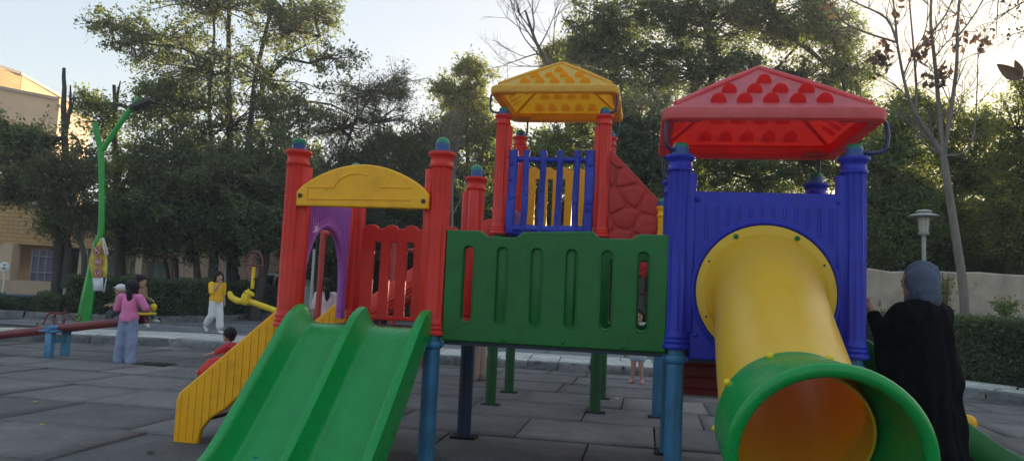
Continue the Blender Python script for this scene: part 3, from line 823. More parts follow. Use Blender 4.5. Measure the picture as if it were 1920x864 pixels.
# ---- yellow stairs on the left of the red tower
def stair_side(y):
    out = [(-.02, .93), (-.12, 1.0), (-.84, .36), (-.862, .30), (-.862, -.01), (-.66, -.01), (-.64, .10), (-.57, .19), (-.45, .27), (-.2, .52), (-.02, .70)]
    if y > .5: out = [(.03, .90), (.03, 1.07), (-.02, 1.075), (-.10, 1.03)]+out[1:]; out.pop(4)
    s = panel('stair_side', 'yellow_plastic', out, thick=.045, bevel=.014, origin=(0, y, 0), parent=PS)
    rb = MB()
    for k in range(14):
        x = -.82+.76*k/13
        zt = .36+(x+.84)*(.64/.72)-.035
        zb = 0.02 if x < -.67 else (.11+(x+.67)*.9 if x < -.5 else .27+(x+.45)*1.0+.03)
        for sgn in (-1, 1): rb.tube([(x, y+sgn*.0225, zb), (x, y+sgn*.0225, zt)], .0055, 6)
    rb.build('rib', 'yellow_plastic', s)
    return s
stair_side(.06); stair_side(1.02)
for k in range(4):
    st = MB().box(-.80+.2*k, -.58+.2*k, .09, .99, .17+.18*k, .20+.18*k).build('stair_tread', 'deck_coating', PS, bevel=.005)

# ---- upper tower: blue log gate
def log_gate():
    y = BY; x0, x1 = BX+.09, BX+SB-.10; z0, z1 = 1.87, 2.79
    root = None; mb = MB()
    def log(a, b, r0, wob=.004, knots=2):
        a = Vector(a); b = Vector(b); n = 10; pts = []; rr = []
        ph = random.random()*6
        for i in range(n+1):
            u = i/n; pts.append(a.lerp(b, u)+Vector((math.sin(u*7+ph)*wob, 0, 0) if abs(b.z-a.z) > .3 else (0, 0, math.sin(u*9+ph)*wob))); rr.append(r0*(1+.05*math.sin(u*11+ph*2)))
        mb.tube(pts, rr, 10)
        for _ in range(knots):
            p = a.lerp(b, random.uniform(.15, .85)); mb.ell(p+Vector((random.uniform(-.2, .2)*r0, -r0*.75, 0)), (r0*.62, r0*.5, r0*.62), 10, 6); mb.tube([(p.x+r0*.33*math.cos(q), p.y-r0*1.22, p.z+r0*.33*math.sin(q)) for q in [2*PI*j/10 for j in range(10)]], .004, 5, close=True)
    log((x0+.035, y-.02, z0), (x0+.05, y-.02, z1), .052, knots=3); log((x1-.045, y-.02, z0), (x1-.04, y-.02, z1), .055, knots=3)
    for k in range(4):
        x = x0+.19+(x1-x0-.38)*k/3; log((x, y-.015, z0+.02), (x+.006, y-.015, z1-.0), .036, .0025, 2)
    log((x0, y, z1-.10), (x1, y, z1-.10), .032, .004, 0); log((x0, y, z0+.05), (x1, y, z0+.05), .048, .004, 0); log((x0, y+.01, z0+.01), (x1, y+.01, z0+.01), .035, .003, 0)
    g = mb.build('log_gate', 'log_blue_plastic', PS, ang=60)
    # wood-grain ridges
    gr = MB()
    for k in range(46):
        x = random.choice([x0+.04, x1-.045]+[x0+.19+(x1-x0-.38)*j/3 for j in range(4)]); z = random.uniform(z0+.06, z1-.2); dx = random.uniform(-.02, .02)
        r0 = .052 if x < x0+.1 or x > x1-.1 else .037; zz = [z+.02*i for i in range(7)]
        gr.tube([(x+dx+.004*math.sin(i*1.3+k), y-.018-math.sqrt(max(0, (r0*1.03)**2-dx*dx))*1., q) for i, q in enumerate(zz)], .003, 5)
    gr.build('grain', 'log_blue_plastic', g)
    for x, z in ((x0+.0, z0+.16), (x1, z0+.16), (x0+.0, z1-.08), (x1, z1-.08)): MB().ell((x, y-.05, z), (.012, .012, .012), 8, 6).build('bolt', 'bolt_metal', g)
log_gate()

# ---- red stone-pattern stair wall right of the upper tower
def stone_wall():
    out = [(2.12, 2.80), (2.16, 2.80), (2.70, 2.24), (2.715, 2.19), (2.715, 1.6), (2.5, 1.45), (2.12, 1.85)]
    p = panel('stone_panel', 'stone_red_plastic', out, thick=.06, bevel=.012, origin=(0, BY, 0), parent=PS)
    # raised stones: voronoi-like cells shrunk towards their centres
    sites = []
    rs = random.Random(5)
    for j in range(6):
        for i in range(4):
            sites.append((2.12+.21*i+(.10 if j % 2 else 0)+rs.uniform(-.05, .05), 1.56+.235*j+rs.uniform(-.06, .06)))
    def clip(poly, nx, nz, c):
        o = []
        for i in range(len(poly)):
            a = poly[i]; b = poly[(i+1) % len(poly)]; da = a[0]*nx+a[1]*nz-c; db = b[0]*nx+b[1]*nz-c
            if da <= 0: o.append(a)
            if da*db < 0: t = da/(da-db); o.append((a[0]+(b[0]-a[0])*t, a[1]+(b[1]-a[1])*t))
        return o
    mb = MB()
    for k, (sx, sz) in enumerate(sites):
        poly = [(2.145, 2.74), (2.175, 2.74), (2.685, 2.21), (2.69, 1.62), (2.5, 1.5), (2.145, 1.85)][::-1]
        for m_, (tx, tz) in enumerate(sites):
            if m_ == k: continue
            nx, nz = tx-sx, tz-sz; L = math.hypot(nx, nz)
            if L > .6: continue
            nx /= L; nz /= L; poly = clip(poly, nx, nz, (sx+tx)/2*nx+(sz+tz)/2*nz-.007)
            if len(poly) < 3: break
        if len(poly) < 3: continue
        ar = abs(sum(poly[i][0]*poly[(i+1) % len(poly)][1]-poly[(i+1) % len(poly)][0]*poly[i][1] for i in range(len(poly))))/2
        if ar < .0025: continue
        cx = sum(q[0] for q in poly)/len(poly); cz = sum(q[1] for q in poly)/len(poly)
        # round the corners
        rp = []
        for i in range(len(poly)):
            a = poly[i-1]; b = poly[i]; c = poly[(i+1) % len(poly)]
            rp.append((b[0]+(a[0]-b[0])*.22, b[1]+(a[1]-b[1])*.22)); rp.append((b[0]+(c[0]-b[0])*.22, b[1]+(c[1]-b[1])*.22))
        dz = rs.uniform(.010, .02); rings = []
        for sc, yy in ((1, -.026), (.97, -.030-dz*.5), (.90, -.030-dz), (.6, -.034-dz+rs.uniform(-.003, .003)), (.2, -.034-dz+rs.uniform(-.004, .004))):
            rings.append([(cx+(x-cx)*sc, BY+yy, cz+(z-cz)*sc) for x, z in rp])
        mb.loft(rings)
    mb.build('stone', 'stone_red_plastic', p, ang=40)
    # stair stringers behind it
    MB().tube([(2.1, BY+.02, 1.95), (2.32, BY+.02, 1.72), (2.7, BY+.02, 1.42)], .035, 8).build('stair_rail', 'red_plastic', PS)
    for k in range(4): MB().box(2.16+.17*k, 2.34+.17*k, BY+.06, BY+1.0, 1.66-.2*k, 1.69-.2*k).build('stair_tread', 'deck_coating', PS, bevel=.005)
    panel('stone_panel', 'stone_red_plastic', out, thick=.06, bevel=.012, origin=(0, BY+SB, 0), parent=PS)
stone_wall()

# ---- moulded pyramid roofs with round tiles
def roof(cx, cy, ze, hw, rise, mat, label, skew=0):
    def ring(h, z, n=6, cr=.10):
        h2 = h; r = min(cr, h*.5); pts = []
        for sx, sy, a0 in ((1, 1, 0), (-1, 1, 90), (-1, -1, 180), (1, -1, 270)):
            for k in range(n+1):
                a = R(a0+90*k/n); pts.append((cx+sx*(h2-r)+r*math.cos(a), cy+sy*(h2-r)+r*math.sin(a), z))
            # split the straight side so that long faces shade well
        return pts
    rings = [ring(hw-.085, ze+.004), ring(hw-.03, ze-.010), ring(hw-.006, ze+.004), ring(hw, ze+.036), ring(hw-.004, ze+.072), ring(hw-.03, ze+.095), ring(hw-.055, ze+.10), ring(hw-.066, ze+.108, cr=.07), ring(hw-.078, ze+.116, cr=.06)]
    zb, hb = ze+.116, hw-.078
    for f in (.2, .4, .6, .8, .93): rings.append(ring(hb*(1-f), zb+(rise)*f, cr=.06))
    rings.append(ring(.018, zb+rise*.975, cr=.005))
    rings = [ring(hw-.075, ze+.10), ring(hw-.05, ze+.085), ring(hw-.045, ze+.04), ring(hw-.08, ze+.03)]+rings
    mb = MB().loft(rings, close_ends=False); q_ = len(mb.v); mb.f.append(tuple(range(q_-len(rings[-1]), q_)))
    rf = mb.build('roof', mat, PS, ang=38, label=label)
    # raised hips and eaves border
    hp = MB()
    for sx in (-1, 1):
        for sy in (-1, 1):
            hp.tube([(cx+sx*(hb-.01), cy+sy*(hb-.01), zb+.002), (cx+sx*hb*.5, cy+sy*hb*.5, zb+rise*.5+.006), (cx+sx*.012, cy+sy*.012, zb+rise*.985)], [.018, .020, .018], 10)
    hp.build('hip_ridge', mat, rf, ang=60)
    # round tiles: short horizontal barrels coming out of each slope
    tl = MB(); rt = .050
    sl_ = rise/hb
    rows = [(.03, 5, .168), (.285, 4, .168), (.54, 1, .168)]
    for face in range(4):
        Rm = Matrix.Rotation(PI/2*face, 3, 'Z')
        for fr_, cnt, pit in rows:
            yf = -(hb*(1-fr_))-.004; zc = zb+rise*fr_+.012
            for i in range(cnt):
                x = (i-(cnt-1)/2)*pit; prof = []
                n = 14
                zlow = zc
                front = [Vector((x+rt*math.cos(a), yf, zc+rt*math.sin(a)*1.05)) for a in [-.28+(PI+.56)*k/n for k in range(n+1)]]
                front2 = [Vector((x+rt*.93*math.cos(a), yf-.006, zc+.002+rt*.93*math.sin(a)*1.05)) for a in [-.28+(PI+.56)*k/n for k in range(n+1)]]
                back = [Vector((p.x, yf+max(.004, (p.z-zb-rise*fr_)/sl_+.006), p.z)) for p in front]
                rg = [front2, front, back]
                q0_ = len(tl.v); tl.loft([[tuple(Rm @ p+Vector((cx, cy, 0))) for p in q] for q in rg], close_ends=False); tl.f.append(tuple(range(q0_, q0_+len(rg[0]))))
    tl.build('round_tile', 'red_tile_plastic' if 'red' in mat else 'yellow_tile_plastic', rf, ang=40)
    for sx in (-1, 1):
        for sy in (-1, 1):
            x0, x1 = sorted((cx+sx*(hw-.05), cx+sx*(hw-.27))); y0, y1 = sorted((cy+sy*(hw-.05), cy+sy*(hw-.17)))
            MB().box(x0, x1, y0, y1, ze+.012, ze+.04).build('corner_pad', mat, rf, bevel=.006)
    return rf
roof(3.335, .55, 2.405, .705, .435, 'roof_red_plastic', 'red roof with sky sheen mixed into its pinkish colour')
roof(BX+SB/2, BY+SB/2, 3.415, .715, .435, 'roof_yellow_plastic', 'yellow roof')
def rod(x, y, zt, dx, dy, ztop, ex, ey):
    z = zt+.035; P = tube_arc([(x, y, z), (x+dx*.6, y+dy*.6, z-.004), (x+dx*.92, y+dy*.92, z+.02), (x+dx, y+dy, z+.09), (x+dx, y+dy, ztop-.07), (x+dx*.93, y+dy*.93, ztop-.01), (x+dx*.7, y+dy*.7, ztop+.012), (x+ex, y+ey, ztop+.015)], 4)
    o = MB().tube(P, .0125, 8).ell((x+dx*.25, y+dy*.25, z), (.02, .02, .02), 8, 6).build('roof_bracket', 'rod_paint', PS, ang=60)
for x, y, dx, dy in ((X2, 0, -.10, -.075), (X3, 0, .205, -.0), (X2, S, -.09, .05), (X3, S, .05, .12)):
    rod(x, y, ZT, dx, dy, 2.425, dx*.2+(.03 if dx < 0 else -.0), 0)
for x, y, dx, dy in ((BX, BY, -.16, 0), (BX+SB, BY, .125, -.03), (BX, BY+SB, .07, .10), (BX+SB, BY+SB, .10, .1)):
    rod(x, y, ZB, dx, dy, 3.435, dx*.2, 0)

# ---- long red slide from the upper tower down to the left
def trough(name, mat, pts, width, wall, axis, parent=PS, th=.014, label=None):
    """pts: path of bed (3-D); axis: unit vector across the trough"""
    P = tube_arc(pts, 5); n = len(P); ax = Vector(axis); outer = []; inner = []
    for i, p in enumerate(P):
        t = (P[min(n-1, i+1)]-P[max(0, i-1)]).normalized(); nn = ax.cross(t).normalized()
        if nn.z < 0: nn = -nn
        h = width/2; wall_ = wall; ef = min(1, .25+(n-1-i)/5)
        pr = [(-h-.03, -.02), (-h-.03, wall*ef*.9), (-h-.018, wall*ef), (-h+.004, wall*ef), (-h+.014, wall*ef*.85), (-h+.03, .05*ef), (-h+.07, .008), (0, -.004), (h-.07, .008), (h-.03, .05*ef), (h-.014, wall*ef*.85), (h-.004, wall*ef), (h+.018, wall*ef), (h+.03, wall*ef*.9), (h+.03, -.02)]
        outer.append([p+ax*a+nn*b for a, b in pr])
        inner.append([p+ax*(a*.965)+nn*(b-th*1.4) for a, b in pr])
    return MB().loft([o+i[::-1] for o, i in zip(outer, inner)]).build(name, mat, parent, ang=60, label=label)
rs_ = trough('long_slide', 'red_plastic', [(.93, 3.52, 1.86), (.78, 3.52, 1.83), (.3, 3.52, 1.50), (-.66, 3.52, .82), (-1.5, 3.52, .30), (-2.0, 3.52, .13), (-2.45, 3.52, .09), (-2.72, 3.52, .07)], .56, .2, (0, 1, 0), label='red slide running down behind the red tower')
for k in range(3):
    mb = MB(); off = -.035-.045*k
    mb.tube([(.7, 3.52-.32, 1.83+off), (.3, 3.2, 1.555+off), (-.66, 3.2, .875+off), (-1.4, 3.2, .40+off)], .012, 6); mb.build('side_rib', 'red_plastic', rs_)
MB().tube([(-.6, 3.52, -.03), (-.6, 3.52, .82)], .035, 12).build('slide_foot', 'leg_blue_paint', rs_)
# ---- green side slide and yellow slide on the right of the blue tower
trough('side_slide', 'green_plastic', [(X3+.05, .80, .90), (X3+.18, .80, .87), (4.3, .80, .64), (4.75, .80, .30), (5.1, .80, .11), (5.5, .80, .07)], .52, .14, (0, 1, 0))
ys = trough('back_slide', 'yellow_plastic', [(3.9, 2.9, .95), (4.2, 2.9, .78), (4.8, 3.1, .34), (5.3, 3.15, .13), (5.66, 3.18, .10)], .42, .15, Vector((.08, -1, 0)).normalized())
MB().tube([(5.67, 3.42, .16), (5.70, 3.2, .15), (5.68, 2.97, .16)], [.075, .085, .075], 14).build('rolled_end', 'yellow_plastic', ys)
MB().ell((5.69, 2.965, .16), (.078, .06, .078), 14, 8).build('rolled_end', 'yellow_plastic', ys)
MB().tube([(4.0, 2.9, -.03), (4.0, 2.9, .9)], .04, 12).build('slide_foot', 'leg_green_paint', ys)
# small rubber-ringed sockets where the legs enter the ground
for x, y in ((0, 0), (S, 0), (0, S), (S, S), (X2, 0), (X3, 0), (X2, S), (X3, S), (BX, BY), (BX+SB, BY), (BX, BY+SB), (BX+SB, BY+SB), (2.72, 2.94)):
    MB().box(x-.10, x+.11, y-.08, y+.075, -.01, .009).build('ground_socket', 'dark_gap', PS, smooth=False)
# ================================================================== VEGETATION
def gp(px, d, z=.11):
    p = at(px, 560, d); return Vector((p.x, p.y, z))
def L(px, py, d, rx, ry, wt=1., rd=None):
    k = d/1395.
    rx *= 1.2; ry *= 1.2
    return (at(px, py, d), (rx*k, (rd or max(rx, ry)*.8)*k, ry*k), wt)
def TP(d, pts): return [at(x, y, d) for x, y in pts]
def mk(label, d, bx, tpts, r, lobes, extra=(), **kw):
    b = gp(bx, d)
    return tree(label, [L(q[0], q[1], d+(q[5] if len(q) > 5 else 0), q[2], q[3], q[4]) for q in lobes], b, [b]+TP(d, tpts), r,
                extra=[([at(x, y, d) for x, y in e[0]], e[1]) for e in extra], **kw)

mk('tall multi-stemmed tree with sparse leaves rising above the left hedge', 23, 440, [(432, 420), (430, 250), (428, 100), (432, -70)], .17,
   [(300, 70, 100, 36, .8), (205, 42, 40, 20, .25), (250, 90, 40, 26, .25), (400, 10, 120, 50, 1.1), (540, 40, 100, 60, 1.), (370, 130, 90, 60, .9), (500, 150, 110, 70, .9), (430, 230, 110, 60, 1.), (630, 110, 45, 32, .25), (590, 20, 60, 40, .4), (330, 200, 60, 50, .6), (560, 220, 70, 40, .5)],
   extra=[([(446, 500), (400, 330), (392, 200), (402, 60), (395, -60)], .09), ([(450, 480), (462, 300), (478, 150), (510, 10), (520, -60)], .12), ([(402, 120), (340, 90), (250, 80), (200, 50)], .05), ([(470, 200), (530, 110), (600, 70)], .06)],
   leaf='leaf_dark', size=.125, per=95, spread=.33)
mk('greyish willow-like tree with a long arching limb behind the yellow arch', 24.5, 600, [(590, 450), (640, 300), (668, 220)], .12,
   [(690, 175, 70, 30, .9), (745, 160, 36, 26, .4), (640, 240, 80, 45, 1.1), (720, 230, 50, 40, .6), (600, 320, 70, 50, 1.1), (660, 330, 60, 60, 1.), (690, 300, 50, 40, .7), (650, 420, 80, 60, 1.3)],
   extra=[([(470, 270), (500, 215), (560, 188), (620, 196), (680, 225)], .075), ([(668, 230), (672, 170), (676, 125)], .03), ([(668, 225), (710, 160), (760, 145), (790, 160)], .035)],
   leaf='leaf_grey', size=.10, per=105, spread=.34, aspect=.35)
mk('dark bushy tree with a slanting trunk left of the red tower', 21.5, 480, [(500, 470), (520, 400), (525, 350)], .16,
   [(480, 400, 80, 60, 1.5), (545, 440, 70, 50, 1.2), (560, 360, 60, 70, 1.2), (440, 330, 70, 60, 1.2), (500, 300, 70, 60, 1.)],
   leaf='leaf_dark', size=.12, per=150)
mk('dense dark tree standing in the middle of the left hedge row', 22, 400, [(402, 440), (398, 380)], .17,
   [(350, 420, 80, 55, 1.5), (300, 370, 60, 60, 1.), (400, 350, 90, 60, 1.4), (330, 290, 70, 60, 1.1), (390, 450, 70, 30, .8)],
   extra=[([(372, 540), (366, 470), (360, 420)], .12)], leaf='leaf_dark', size=.12, per=150)
mk('tree with a thick straight trunk right of the green lamp post', 22.5, 228, [(222, 440), (218, 300), (214, 160)], .19,
   [(270, 300, 60, 60, .8), (250, 400, 60, 45, .8), (290, 200, 60, 50, .7), (190, 230, 45, 30, .4), (225, 350, 55, 50, .8), (170, 195, 30, 26, .25)],
   extra=[([(216, 210), (222, 170), (226, 152)], .06)], leaf='leaf_mid', size=.12, per=110)
mk('old tree with a tall broken dead top beside the yellow building', 20, 108, [(112, 440), (122, 320), (121, 200), (120, 128)], .15,
   [(30, 290, 60, 50, .8), (20, 350, 46, 30, .5), (95, 345, 46, 36, .7), (150, 320, 36, 50, .5), (10, 240, 36, 26, .3), (70, 262, 36, 24, .25), (118, 420, 50, 26, .5)],
   extra=[([(122, 250), (132, 200), (132, 160)], .07), ([(122, 240), (138, 190), (139, 172)], .04), ([(124, 540), (128, 470), (122, 400)], .15)], leaf='leaf_dark', size=.12, per=110)
mk('brown-leaved young tree in front of the yellow building', 18.5, 160, [(158, 480), (140, 400), (110, 330)], .08,
   [(110, 340, 36, 46, .8), (160, 400, 34, 40, .6), (70, 320, 24, 30, .3)], leaf='leaf_brownish', size=.09, per=90)
mk('slim tree with leafy lower branches behind the walking girl', 23, 335, [(330, 470), (318, 400), (300, 330)], .07,
   [(320, 440, 60, 30, .8), (260, 450, 50, 28, .6), (210, 420, 40, 40, .5)], extra=[([(318, 530), (306, 470), (290, 420)], .06)], leaf='leaf_grey', size=.11, per=110)
mk('broad dark tree closing the view behind the red tower', 27, 640, [(640, 450), (650, 380)], .16,
   [(600, 420, 90, 70, 1.3), (700, 420, 90, 70, 1.3), (720, 330, 60, 60, 1.), (780, 430, 80, 70, 1.3), (560, 330, 60, 60, .8)],
   leaf='leaf_dark', size=.15, per=140)
mk('dark evergreen behind the red fence and green bridge', 26, 790, [(788, 400), (775, 300)], .15,
   [(770, 280, 50, 38, 1.), (750, 340, 45, 60, .8), (820, 330, 60, 60, 1.1), (850, 400, 70, 60, 1.1), (810, 260, 45, 26, .7), (900, 420, 60, 60, 1.)],
   leaf='leaf_dark', size=.13, per=150)
mk('pale green tree with an upright feathery crown left of the yellow roof', 28, 880, [(880, 380), (875, 250), (880, 140)], .13,
   [(885, 140, 34, 28, .6), (845, 165, 34, 24, .5), (870, 195, 50, 34, .9), (900, 250, 48, 50, 1.), (850, 250, 40, 36, .7), (905, 330, 50, 50, 1.), (940, 280, 40, 50, .8)],
   leaf='leaf_olive', size=.13, per=110, spread=.34)
mk('leafy tree filling the gap behind the upper tower gate', 25, 1030, [(1030, 420), (1035, 330)], .14,
   [(1000, 290, 70, 50, 1.1), (1070, 290, 70, 60, 1.2), (1000, 380, 80, 60, 1.2), (1090, 380, 80, 60, 1.2), (1120, 230, 50, 50, .9), (960, 340, 40, 50, .7)],
   leaf='leaf_mid', size=.125, per=130)
mk('very large dense tree spreading behind the red roof', 25, 1320, [(1310, 400), (1320, 250), (1340, 100)], .3,
   [(1140, 40, 70, 50, .9), (1110, 90, 60, 44, .8), (1230, 20, 90, 55, 1.1), (1330, 40, 100, 60, 1.2), (1440, 30, 90, 60, 1.2), (1530, 60, 70, 60, .9), (1190, 120, 90, 60, 1.3), (1300, 140, 100, 60, 1.4), (1410, 150, 90, 60, 1.2), (1510, 160, 70, 50, .9), (1590, 130, 45, 55, .6), (1250, -40, 90, 40, .7), (1420, -50, 110, 40, .8), (1140, 170, 60, 50, .8)],
   extra=[([(1310, 330), (1240, 200), (1180, 110), (1140, 50)], .12), ([(1330, 280), (1420, 170), (1500, 80)], .13), ([(1320, 240), (1290, 120), (1260, 0)], .1)], leaf='leaf_dark', size=.125, per=125, spread=.34, clumps=30)
mk('dense dark evergreen rising between the two roofs', 22, 1200, [(1200, 420), (1200, 300)], .2,
   [(1200, 230, 60, 60, 1.3), (1180, 300, 70, 60, 1.5), (1230, 340, 60, 60, 1.4), (1160, 380, 70, 60, 1.4), (1230, 420, 60, 60, 1.2), (1150, 220, 36, 40, .6)],
   leaf='leaf_dark', size=.11, per=170)
mk('mid green tree seen between the blue posts under the red roof', 24, 1420, [(1420, 420), (1420, 340)], .15,
   [(1340, 300, 70, 60, 1.2), (1430, 310, 70, 50, 1.2), (1520, 300, 70, 60, 1.2), (1580, 260, 50, 60, .9), (1400, 400, 100, 60, 1.3), (1540, 400, 80, 60, 1.2)],
   leaf='leaf_mid', size=.12, per=130)
mk('small-leaved tree standing right of the red roof peak', 23, 1600, [(1600, 400), (1590, 200), (1560, 60)], .1,
   [(1560, 60, 45, 40, .5), (1600, 130, 36, 50, .5), (1530, 10, 50, 36, .5), (1620, 230, 50, 50, .8), (1640, 300, 50, 50, .9)],
   leaf='leaf_mid', size=.11, per=80, spread=.34)
mk('bushy green tree behind the wall next to the right blue post', 20, 1665, [(1665, 440), (1668, 360)], .12,
   [(1650, 380, 50, 50, 1.2), (1660, 300, 50, 50, 1.1), (1650, 460, 50, 36, 1.1), (1700, 430, 50, 44, 1.), (1710, 350, 44, 40, .8), (1690, 250, 40, 44, .6)],
   leaf='leaf_mid', size=.10, per=150)
mk('yellow-green backlit tree behind the pale sapling', 21.5, 1790, [(1790, 440), (1790, 330)], .13,
   [(1760, 230, 50, 50, .7), (1800, 300, 60, 50, 1.), (1760, 390, 60, 45, 1.1), (1840, 230, 44, 44, .6), (1850, 330, 50, 50, .9), (1800, 460, 80, 36, 1.3), (1700, 200, 36, 30, .4)],
   leaf='leaf_olive', size=.11, per=120, spread=.32)
mk('loose olive tree at the right edge above the wall', 19, 1925, [(1920, 440), (1915, 300)], .13,
   [(1905, 240, 40, 50, .7), (1930, 320, 50, 60, 1.), (1890, 400, 36, 44, .8), (1930, 450, 60, 50, 1.3), (1990, 380, 80, 90, 1.5), (1950, 170, 50, 40, .5)],
   leaf='leaf_olive', size=.10, per=120)
mk('far tree line thickening the green behind the right-hand wall', 30, 1740, [(1740, 440), (1740, 400)], .2,
   [(1660, 430, 90, 70, 1.6), (1780, 440, 90, 60, 1.6), (1890, 440, 90, 60, 1.6), (1700, 340, 70, 60, 1.), (1850, 350, 50, 50, .7)],
   leaf='leaf_mid', size=.16, per=150)
mk('far dark tree seen behind the middle of the playground', 31, 1100, [(1100, 440), (1100, 380)], .2,
   [(960, 430, 110, 80, 1.6), (1100, 430, 110, 80, 1.6), (1250, 430, 110, 80, 1.6), (1380, 420, 110, 80, 1.6), (1520, 420, 110, 80, 1.6)],
   leaf='leaf_dark', size=.18, per=150)
mk('far dark tree seen through the left tree trunks', 30, 400, [(400, 440), (400, 380)], .2,
   [(400, 380, 100, 90, 1.4), (520, 400, 100, 90, 1.5), (640, 420, 100, 80, 1.4), (780, 420, 100, 70, 1.3)],
   leaf='leaf_dark', size=.17, per=130)
mk('yellow-green sunlit treetop behind the bare branches', 30, 1070, [(1070, 400), (1068, 200), (1066, 110)], .1,
   [(1066, 88, 30, 24, .5), (1040, 110, 26, 20, .35), (1085, 130, 34, 30, .5), (1020, 100, 14, 20, .2), (1060, 180, 50, 50, 1.)], leaf='leaf_gold', size=.12, per=110, spread=.28)

def bare_branches(mb, p, d, ln, r, depth, spread_, up=.12, n=(2, 3)):
    q = p; dirn = d.normalized(); pts = [q]; 
    for i in range(4):
        dirn = (dirn+Vector((random.gauss(0, .12), random.gauss(0, .12), random.gauss(0, .08)+up*.3))).normalized(); q = q+dirn*ln/4; pts.append(q)
    mb.tube(pts, [r*(1-.5*i/4) for i in range(5)], 5 if r < .02 else 7, caps=False)
    if depth == 0: return
    for i in range(random.randint(*n)+1):
        k = random.choice((2, 3, 4, 4)); nd = (dirn+Vector((random.gauss(0, spread_), random.gauss(0, spread_), random.gauss(0, spread_*.7)+up))).normalized()
        bare_branches(mb, pts[k], nd, ln*random.uniform(.55, .85), r*.52, depth-1, spread_, up, n)
def bare_tree(label, d, bx, pts, r, starts, depth, bark, spread_=.55, mat_leaf=None, name='bare_tree', group='trees around the playground'):
    b = gp(bx, d); t = thing(name, label, 'tree', b, group); mb = MB()
    P = tube_arc([b]+TP(d, pts), 3); mb.tube(P, [r*(1-.7*i/(len(P)-1)) for i in range(len(P))], 9)
    for (px, py), (qx, qy), ln, rr in starts:
        a = at(px, py, d); c = at(qx, qy, d); bare_branches(mb, a, (c-a)+Vector((0, random.uniform(-.3, .3), 0)), ln, rr, depth, spread_)
    mb.build('trunk', bark, t, fix=False, ang=80); return t
bare_tree('leafless pale tree with a fan of fine twigs left of the yellow roof', 27, 1090, [(1075, 300), (1035, 140), (1005, 80), (985, 20)], .13,
   [((1020, 110), (950, 60), 1.3, .035), ((1010, 90), (960, 40), 1.4, .035), ((1000, 60), (1000, -20), 1.4, .035), ((1030, 130), (1050, 40), 1.5, .03), ((1015, 100), (960, 110), 1.2, .03), ((1000, 60), (960, 0), 1.2, .03), ((1025, 125), (940, 130), 1.1, .025), ((1010, 90), (1040, 30), 1.2, .03)], 3, 'bark_grey')
bare_tree('grey leafless shrub tree behind the red post', 21, 850, [(848, 400), (850, 330)], .06,
   [((848, 380), (820, 280), 1.1, .03), ((850, 350), (870, 250), 1.1, .03), ((848, 400), (800, 330), 1.1, .025), ((850, 400), (900, 330), .9, .025), ((850, 330), (840, 240), 1., .025)], 3, 'bark_pale', .5)
bare_tree('thin leafless twigs rising left of the pale green tree', 27, 800, [(800, 350), (798, 270)], .04,
   [((800, 300), (790, 200), .9, .02), ((798, 270), (800, 190), .8, .02), ((800, 290), (815, 210), .8, .018)], 2, 'bark_grey', .4)

# pale sapling with dried leaves, right
def sapling():
    d = 14; b = Vector((8.46, 10.2, .1)); t = thing('bare_tree', 'slender pale sapling with forked bare branches and dried leaves before the wall', 'tree', b, 'trees around the playground')
    mb = MB(); Z = lambda x, y, dd=0: at(x, y, d+dd)
    P = tube_arc([b, Z(1808, 560), Z(1790, 430), Z(1776, 340), Z(1768, 288)], 4); mb.tube(P, [.088*(1-.32*i/(len(P)-1)) for i in range(len(P))], 12)
    limbs = [([(1768, 292), (1745, 255), (1712, 205), (1695, 150), (1682, 80)], .052, .0), ([(1682, 80), (1662, 35), (1610, 8), (1560, -15)], .026, .2), ([(1682, 80), (1625, 62), (1580, 40), (1555, 10)], .024, -.2),
             ([(1682, 80), (1678, 30), (1672, -20)], .026, 0), ([(1768, 290), (1762, 215), (1752, 110), (1745, 40), (1748, -25)], .050, .3), ([(1748, 60), (1775, 25), (1792, -20)], .022, .1),
             ([(1770, 290), (1784, 200), (1794, 120), (1795, 50), (1802, -25)], .046, -.3), ([(1795, 70), (1822, 35), (1850, -10)], .02, 0), ([(1766, 280), (1722, 238), (1718, 160), (1712, 80), (1703, -20)], .034, .5),
             ([(1768, 292), (1735, 270), (1700, 225), (1650, 205)], .022, .3), ([(1774, 292), (1808, 286), (1826, 250), (1832, 170), (1834, 90)], .020, .2), ([(1712, 205), (1690, 170), (1640, 135)], .014, .1),
             ([(1752, 110), (1775, 80), (1800, 62), (1830, 60)], .014, .2), ([(1695, 140), (1712, 100), (1735, 60), (1740, 10)], .018, 0), ([(1784, 200), (1760, 150), (1735, 120)], .013, 0), ([(1776, 250), (1800, 200), (1805, 150)], .013, 0)]
    ends = []
    for pts, r, dd in limbs:
        Q = tube_arc([Z(x, y, dd*i/len(pts)) for i, (x, y) in enumerate(pts)], 3); mb.tube(Q, [r*(1-.6*i/(len(Q)-1)) for i in range(len(Q))], 7, caps=False)
        for _ in range(6):
            a = random.choice(Q[2:]); bare_branches(mb, a, Vector((random.gauss(0, 1), random.gauss(0, .6), .9)), .55, .009, 1, .5); ends.append(a)
    mb.build('trunk', 'bark_pale', t, fix=False, ang=80)
    P = []
    for x, y, n in ((1650, 100, 26), (1640, 118, 20), (1662, 110, 18), (1735, 95, 22), (1720, 105, 14), (1765, 140, 18), (1758, 150, 14), (1845, 70, 14), (1848, 82, 10), (1810, 80, 14), (1795, 85, 12), (1558, 22, 10), (1735, 150, 12), (1740, 60, 10), (1790, 60, 8), (1676, 25, 8)):
        c = np.array(Z(x, y)); P.append(c+rng.normal(size=(n, 3))*np.array([.06, .12, .12]))
    P = np.concatenate(P); V, Fq, T = leaves(P, .15, rng.uniform(0, 1, len(P)), .6, 1.2); tint_mesh('dry_leaves', V, Fq, T, 'leaf_dry', t)
sapling()
